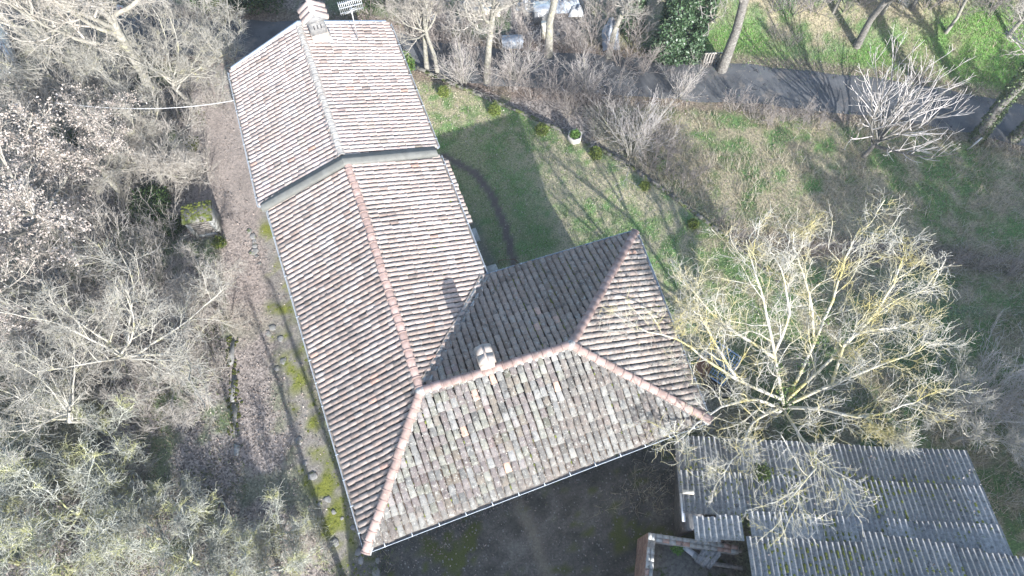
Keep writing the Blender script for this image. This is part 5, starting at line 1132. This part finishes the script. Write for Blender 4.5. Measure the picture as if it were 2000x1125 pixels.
gr_c = [(.075, .115, .03), (.10, .14, .04), (.055, .09, .025), (.13, .16, .06)]; dry_c = [(.30, .26, .18), (.24, .205, .14), (.36, .31, .23)]
lawn_w = lambda x, y: zones(x, y)[2] * soft(x, y, P_LAWN, .3)
blades('lawn_grass', 140000, (-9, 14, 9, 30), lawn_w, .06, [(.14, .20, .07), (.18, .23, .09), (.12, .17, .055)] * 2 + [(.38, .34, .25), (.33, .29, .21), (.44, .40, .31)], 101, .02, .9)
bank_w = lambda x, y: zones(x, y)[2] * soft(x, y, P_BANK, .8)
blades('bank_grass', 120000, (9, 36, 20, 40), bank_w, .10, [(.12, .23, .055), (.15, .26, .07), (.10, .19, .05), (.19, .27, .10)], 102, .018, .8)
fld_w = lambda x, y: zones(x, y)[2] * (1 - soft(x, y, P_LAWN, .3)) * (x > 2) * ~((x < 20) & (y < 7.2))
blades('field_grass', 220000, (2, 34, 3, 34), fld_w, .11, [(.11, .16, .05), (.14, .19, .065), (.09, .13, .04)] + dry_c + [(.17, .14, .10)], 103, .015, .9)
straw_w = lambda x, y: sstep(fbm(x, y, 1.4, 8, 3), .45, .58) * (1 - soft(x, y, P_LAWN, .2)) * (seg_dist(x, y, ROAD)[0] > 1.7) * sstep(x, 2, 5) * (1 - .85 * soft(x, y, P_BANK, .8))
blades('dry_straw', 90000, (2, 34, 4, 32), straw_w, .34, dry_c + [(.40, .36, .29)], 104, .011, 1.1)
wood_w = lambda x, y: (.10 + .9 * sstep(fbm(x, y, 1.8, 12, 3), .52, .62)) * (seg_dist(x, y, DRIVE)[0] > 1.1) * (x < -5) * (seg_dist(x, y, ROAD)[0] > 1.7) * (soft(x, y, MOSSY, .3) < .5)
blades('woodland_grass', 120000, (-34, -5, 1, 40), wood_w, .18, [(.07, .10, .03), (.10, .12, .045), (.17, .15, .09), (.24, .21, .15), (.05, .08, .025)], 105, .014, 1.0)
# long hanging broom-like grass at the left edge
broom_w = lambda x, y: soft(x, y, W2([(-40, 720), (120, 700), (205, 800), (190, 960), (60, 960), (-40, 900)]), .5)
blades('long_grass', 60000, (-24, -11, 3, 13), broom_w, .75, [(.19, .19, .13), (.27, .26, .19), (.14, .15, .10), (.34, .32, .25)], 106, .010, .75)
# fallen leaves
def leaves(name, n, box, fn, cols, seed, size=.085):
    x, y, r = scatter(n, *box, fn, seed); k = free(x, y); x, y = x[k], y[k]; P = np.stack([x, y, gz(x, y) + r.uniform(.005, .035, len(x))], 1)
    v = leaf_quads(P, size, pick(cols, len(x), r, .25), r, 2.2, .12, .65); put(name, mesh(name, v[0], [v[1]], M['litter'], v[2]), kind='stuff')
lc_ = [(.215, .175, .15), (.28, .235, .205), (.15, .12, .10), (.34, .295, .265), (.18, .15, .135)]
lit_w = lambda x, y: zones(x, y)[1] * (seg_dist(x, y, ROAD)[0] > 1.5) * (.35 + .65 * sstep(fbm(x, y, 1.2, 31, 3), .40, .55))
leaves('fallen_leaves', 130000, (-30, -4, 1, 38), lit_w, lc_, 111)
leaves('roadside_leaves', 60000, (-6, 34, 12, 38), lambda x, y: zones(x, y)[1] * .8 * (1 - soft(x, y, P_LAWN, .1)), lc_, 112)
leaves('lawn_leaves', 9000, (-9, 12, 9, 30), lambda x, y: soft(x, y, P_LAWN, .3) * (.35 + .65 * (x < 1.5)), [(.36, .30, .26), (.44, .39, .35), (.28, .22, .18)], 113, .075)
leaves('yard_leaves', 16000, (-7, 8, 0, 8), lambda x, y: np.maximum(.06, 1 - sstep(seg_dist(x, y, W2([(850, 1065), (930, 1000), (1010, 962)], .0))[0], .2, .9)), lc_, 114, .08)
leaves('road_leaves', 5000, (-30, 34, 18, 36), lambda x, y: (seg_dist(x, y, ROAD)[0] < 1.6) * .6, lc_, 115, .08)

xg, yg, r = scatter(2600, -6, 7, 0, 9, lambda x, y: soft(x, y, P_YARD, .4) * .45, 117); k = free(xg, yg); xg, yg = xg[k], yg[k]
V0, F0 = stone_mesh(50); sz = r.uniform(.012, .045, len(xg)); Vp = (V0[None] * sz[:, None, None] + np.stack([xg, yg, gz(xg, yg) + .008], 1)[:, None]).reshape(-1, 3); Tp = (F0[None] + np.arange(len(xg))[:, None, None] * 12).reshape(-1, 3)
put('yard_pebbles', mesh('yard_pebbles', Vp, [Tp], M['stone']), kind='stuff')
# ---- roof dirt: leaf crumbs in the channels of the wing, moss cushions between the tiles
def on_slope(S, n, seed, dens, hlift, chan=True):
    r = np.random.default_rng(seed); out = []; ncol = int(S.L / .212); gap = S.L / ncol
    for _ in range(n):
        i = r.integers(ncol - 1); x = (i + (1.0 if chan else .5)) * gap + r.normal(0, .022); d = r.uniform(0, 1) * S.dmax(x)
        if r.random() < dens(x / S.L, d / max(S.dmax(x), .01)): out.append(S.pt(x, d, hlift + r.uniform(0, .02)))
    return np.array(out), r
for S, n, nm in ((SS, 7000, 'south'), (SN, 1500, 'north'), (SH, 900, 'hip')):
    P, r = on_slope(S, n, 7, lambda u, v: 1, .045); v = leaf_quads(P, .055, pick(lc_ + [(.45, .42, .38), (.5, .47, .42)], len(P), r, .25), r, 1.2, .15)
    put('roof_litter', mesh('roof_litter', v[0], [v[1]], M['litter'], v[2]), house, kind='stuff')
for S, n, o_ in ((SN, 900, house), (SS, 150, house), (SH, 110, house), (SEa, 60, house), (AE, 8, annex)):
    P, r = on_slope(S, n, 9, lambda u, v: 1, .05); mv = []; mq = []; mt = []
    for i, p in enumerate(P):
        X_, Y_, Z_ = S.axes(0); rr = r.uniform(.02, .055); k = len(mv)
        for a_ in range(6): mv.append(p + X_ * math.cos(a_ * 1.047) * rr * .8 + Y_ * math.sin(a_ * 1.047) * rr * 1.5)
        mv.append(p + Z_ * rr * .8); mq += [(k + a_, k + (a_ + 1) % 6, k + 6) for a_ in range(6)]; mt += [np.ones(3) * r.uniform(.7, 1.3)] * 7
    put('roof_moss', mesh('roof_moss', mv, [mq], M['moss'], np.array(mt), True), o_, kind='stuff')
r = np.random.default_rng(15); mv = []; mq = []; mt = []
for i in range(1500):
    u_, v_ = r.uniform(0, SHW), r.uniform(1.2, 6.5)
    if vnoise(u_, v_, 1.3, 3) < .48: continue
    over = v_ > 4.1 and u_ > 2.6
    if v_ > 4 and not over: continue
    u_ = (round(u_ / PIT) + .5) * PIT; p = sO + su * u_ + sv3 * v_ + up * (.19 if over else .06); rr = r.uniform(.02, .06); k = len(mv)
    for a_ in range(6): mv.append(p + su * math.cos(a_ * 1.047) * rr + sv3 * math.sin(a_ * 1.047) * rr * 1.4)
    mv.append(p + up * rr * .7); mq += [(k + a_, k + (a_ + 1) % 6, k + 6) for a_ in range(6)]; mt += [np.ones(3) * r.uniform(.6, 1.2)] * 7
put('roof_moss', mesh('roof_moss', mv, [mq], M['moss'], np.array(mt), True), shed, kind='stuff')
uu, vv = r.uniform(0, SHW, 1500), r.uniform(.2, 6.8, 1500); ov_ = (vv > 4.1) & (uu > 2.6); kk = ov_ | (vv < 3.9); uu, vv, ov_ = uu[kk], vv[kk], ov_[kk]; uu = (np.round(uu / PIT)) * PIT + r.normal(0, .03, len(uu))
Pl = sO + uu[:, None] * su + vv[:, None] * sv3 + np.where(ov_, .16, .03)[:, None] * up; v = leaf_quads(Pl, .075, pick(lc_, len(Pl), r, .25), r, 2.0, .12); put('roof_litter', mesh('roof_litter', v[0], [v[1]], M['litter'], v[2]), shed, kind='stuff')
# moss cushions on the strip beside the house
x, y, r = scatter(9000, -12, -3, 1, 18, lambda x, y: soft(x, y, MOSSY, .3) * sstep(fbm(x, y, .9, 2) * .55 + fbm(x, y, 2.6, 1) * .2 + fbm(x, y, .45, 3, 3) * .25 + .06 * sstep(10 - y, 0, 5) + .10 * (fbm(x, y, .45, 3, 3) - .5), .50, .66) * .6, 16); mv = []; mq = []; mt = []
for i in range(len(x)):
    p = np.array([x[i], y[i], float(gz(x[i], y[i]))]); rr = r.uniform(.03, .09); k = len(mv)
    for a_ in range(6): mv.append(p + [math.cos(a_ * 1.047) * rr * r.uniform(.7, 1.2), math.sin(a_ * 1.047) * rr * r.uniform(.7, 1.2), -.005])
    mv.append(p + up * rr * .4); mq += [(k + a_, k + (a_ + 1) % 6, k + 6) for a_ in range(6)]; mt += [np.ones(3) * r.uniform(.7, 1.3)] * 7
put('moss_cushions', mesh('moss_cushions', mv, [mq], M['moss'], np.array(mt), True), kind='stuff')

# ---- one label for each of the look-alike shrubs and stones: by the landmark it stands nearest to
LAND = {'the stone hutch': (392, 430), 'the silver car': (15, 118), 'the wide lichened bare tree': (250, 710), 'the mossy boulder': (375, 283), 'the pale kerb block': (463, 880), 'the near farmhouse corner': (720, 1070), 'the hexagonal planter': (1122, 270), 'the large fan shrub': (1238, 290), 'the far annex corner': (755, 46), 'the straight roadside trunk': (1072, 98), 'the broad ivy tree': (1300, 112), 'the slat fence': (1390, 128), 'the slim bank trunk': (1688, 66), 'the leaning ivy trunk': (1905, 276), 'the blue tarpaulin heap': (1192, 74), 'the large brown oak': (75, 415), 'the fan-shaped young tree': (1686, 306), 'the bottom left picture corner': (0, 1125), 'the overhead cable end': (458, 196), 'the cream board stack': (938, 24), 'the dark evergreen bush': (305, 412), 'the nearest clipped bush': (1352, 442), 'the trunk pair': (300, 190), 'the capping end': (513, 404)}
KINDS_ = {'thorn scrub at the bottom left': 'grey thorn bush', 'undergrowth of the left wood': 'thin bare twiggy shrub', 'bare hedge shrubs beyond the lawn': 'brown whippy hedge shrub', 'bushes across the road': 'bare twiggy bush', 'twigs on the bank top': 'bare bank-top bush', 'shrubs by the road': 'thin roadside shrub', 'brambles in the ditch': 'low bramble clump', 'stones along the farmhouse': 'half-buried grey stone'}
fw_ = np.array([0, math.cos(PITCH), -math.sin(PITCH)]); uv_ = np.array([0, math.sin(PITCH), math.cos(PITCH)]); slots = {}
for o in list(COL.objects):
    k = o.get('group')
    if o.parent is None and k in KINDS_:
        w = np.array(o.location) - [0, 0, CZ]; px = 1000 + F_PX * w[0] / (w @ fw_); py = 562.5 - F_PX * (w @ uv_) / (w @ fw_)
        nm, (lx, ly) = min(LAND.items(), key=lambda q: math.hypot(q[1][0] - px, q[1][1] - py)); dx, dy = px - lx, py - ly
        d = ('left of' if dx < 0 else 'right of') if abs(dx) > abs(dy) else ('above' if dy < 0 else 'below'); slots.setdefault((k, d, nm), []).append((math.hypot(dx, dy), o.name))
ORD = ['nearest it', 'second nearest', 'third nearest', 'fourth nearest', 'fifth nearest', 'sixth nearest', 'seventh nearest', 'eighth nearest', 'ninth nearest', 'tenth nearest']
for (k, d, nm), lst in slots.items():
    for i, (_, n_) in enumerate(sorted(lst)): COL.objects[n_]['label'] = f'{KINDS_[k]} {d} {nm}' + (f', {ORD[min(i, 9)]}' if len(lst) > 1 else '')

# ================================================================== AIR
hz = bpy.data.materials.new('thin_haze'); hz.use_nodes = True; t = hz.node_tree; t.nodes.remove(t.nodes['Principled BSDF'])
pv = t.nodes.new('ShaderNodeVolumePrincipled'); pv.inputs['Density'].default_value = .0004; pv.inputs['Color'].default_value = (.86, .93, 1.0, 1); pv.inputs['Anisotropy'].default_value = 0.0
t.links.new(pv.outputs[0], t.nodes['Material Output'].inputs['Volume'])
MB().box((0, 0, 15), (1830, 1830, 37)).build('haze', hz, kind='stuff')
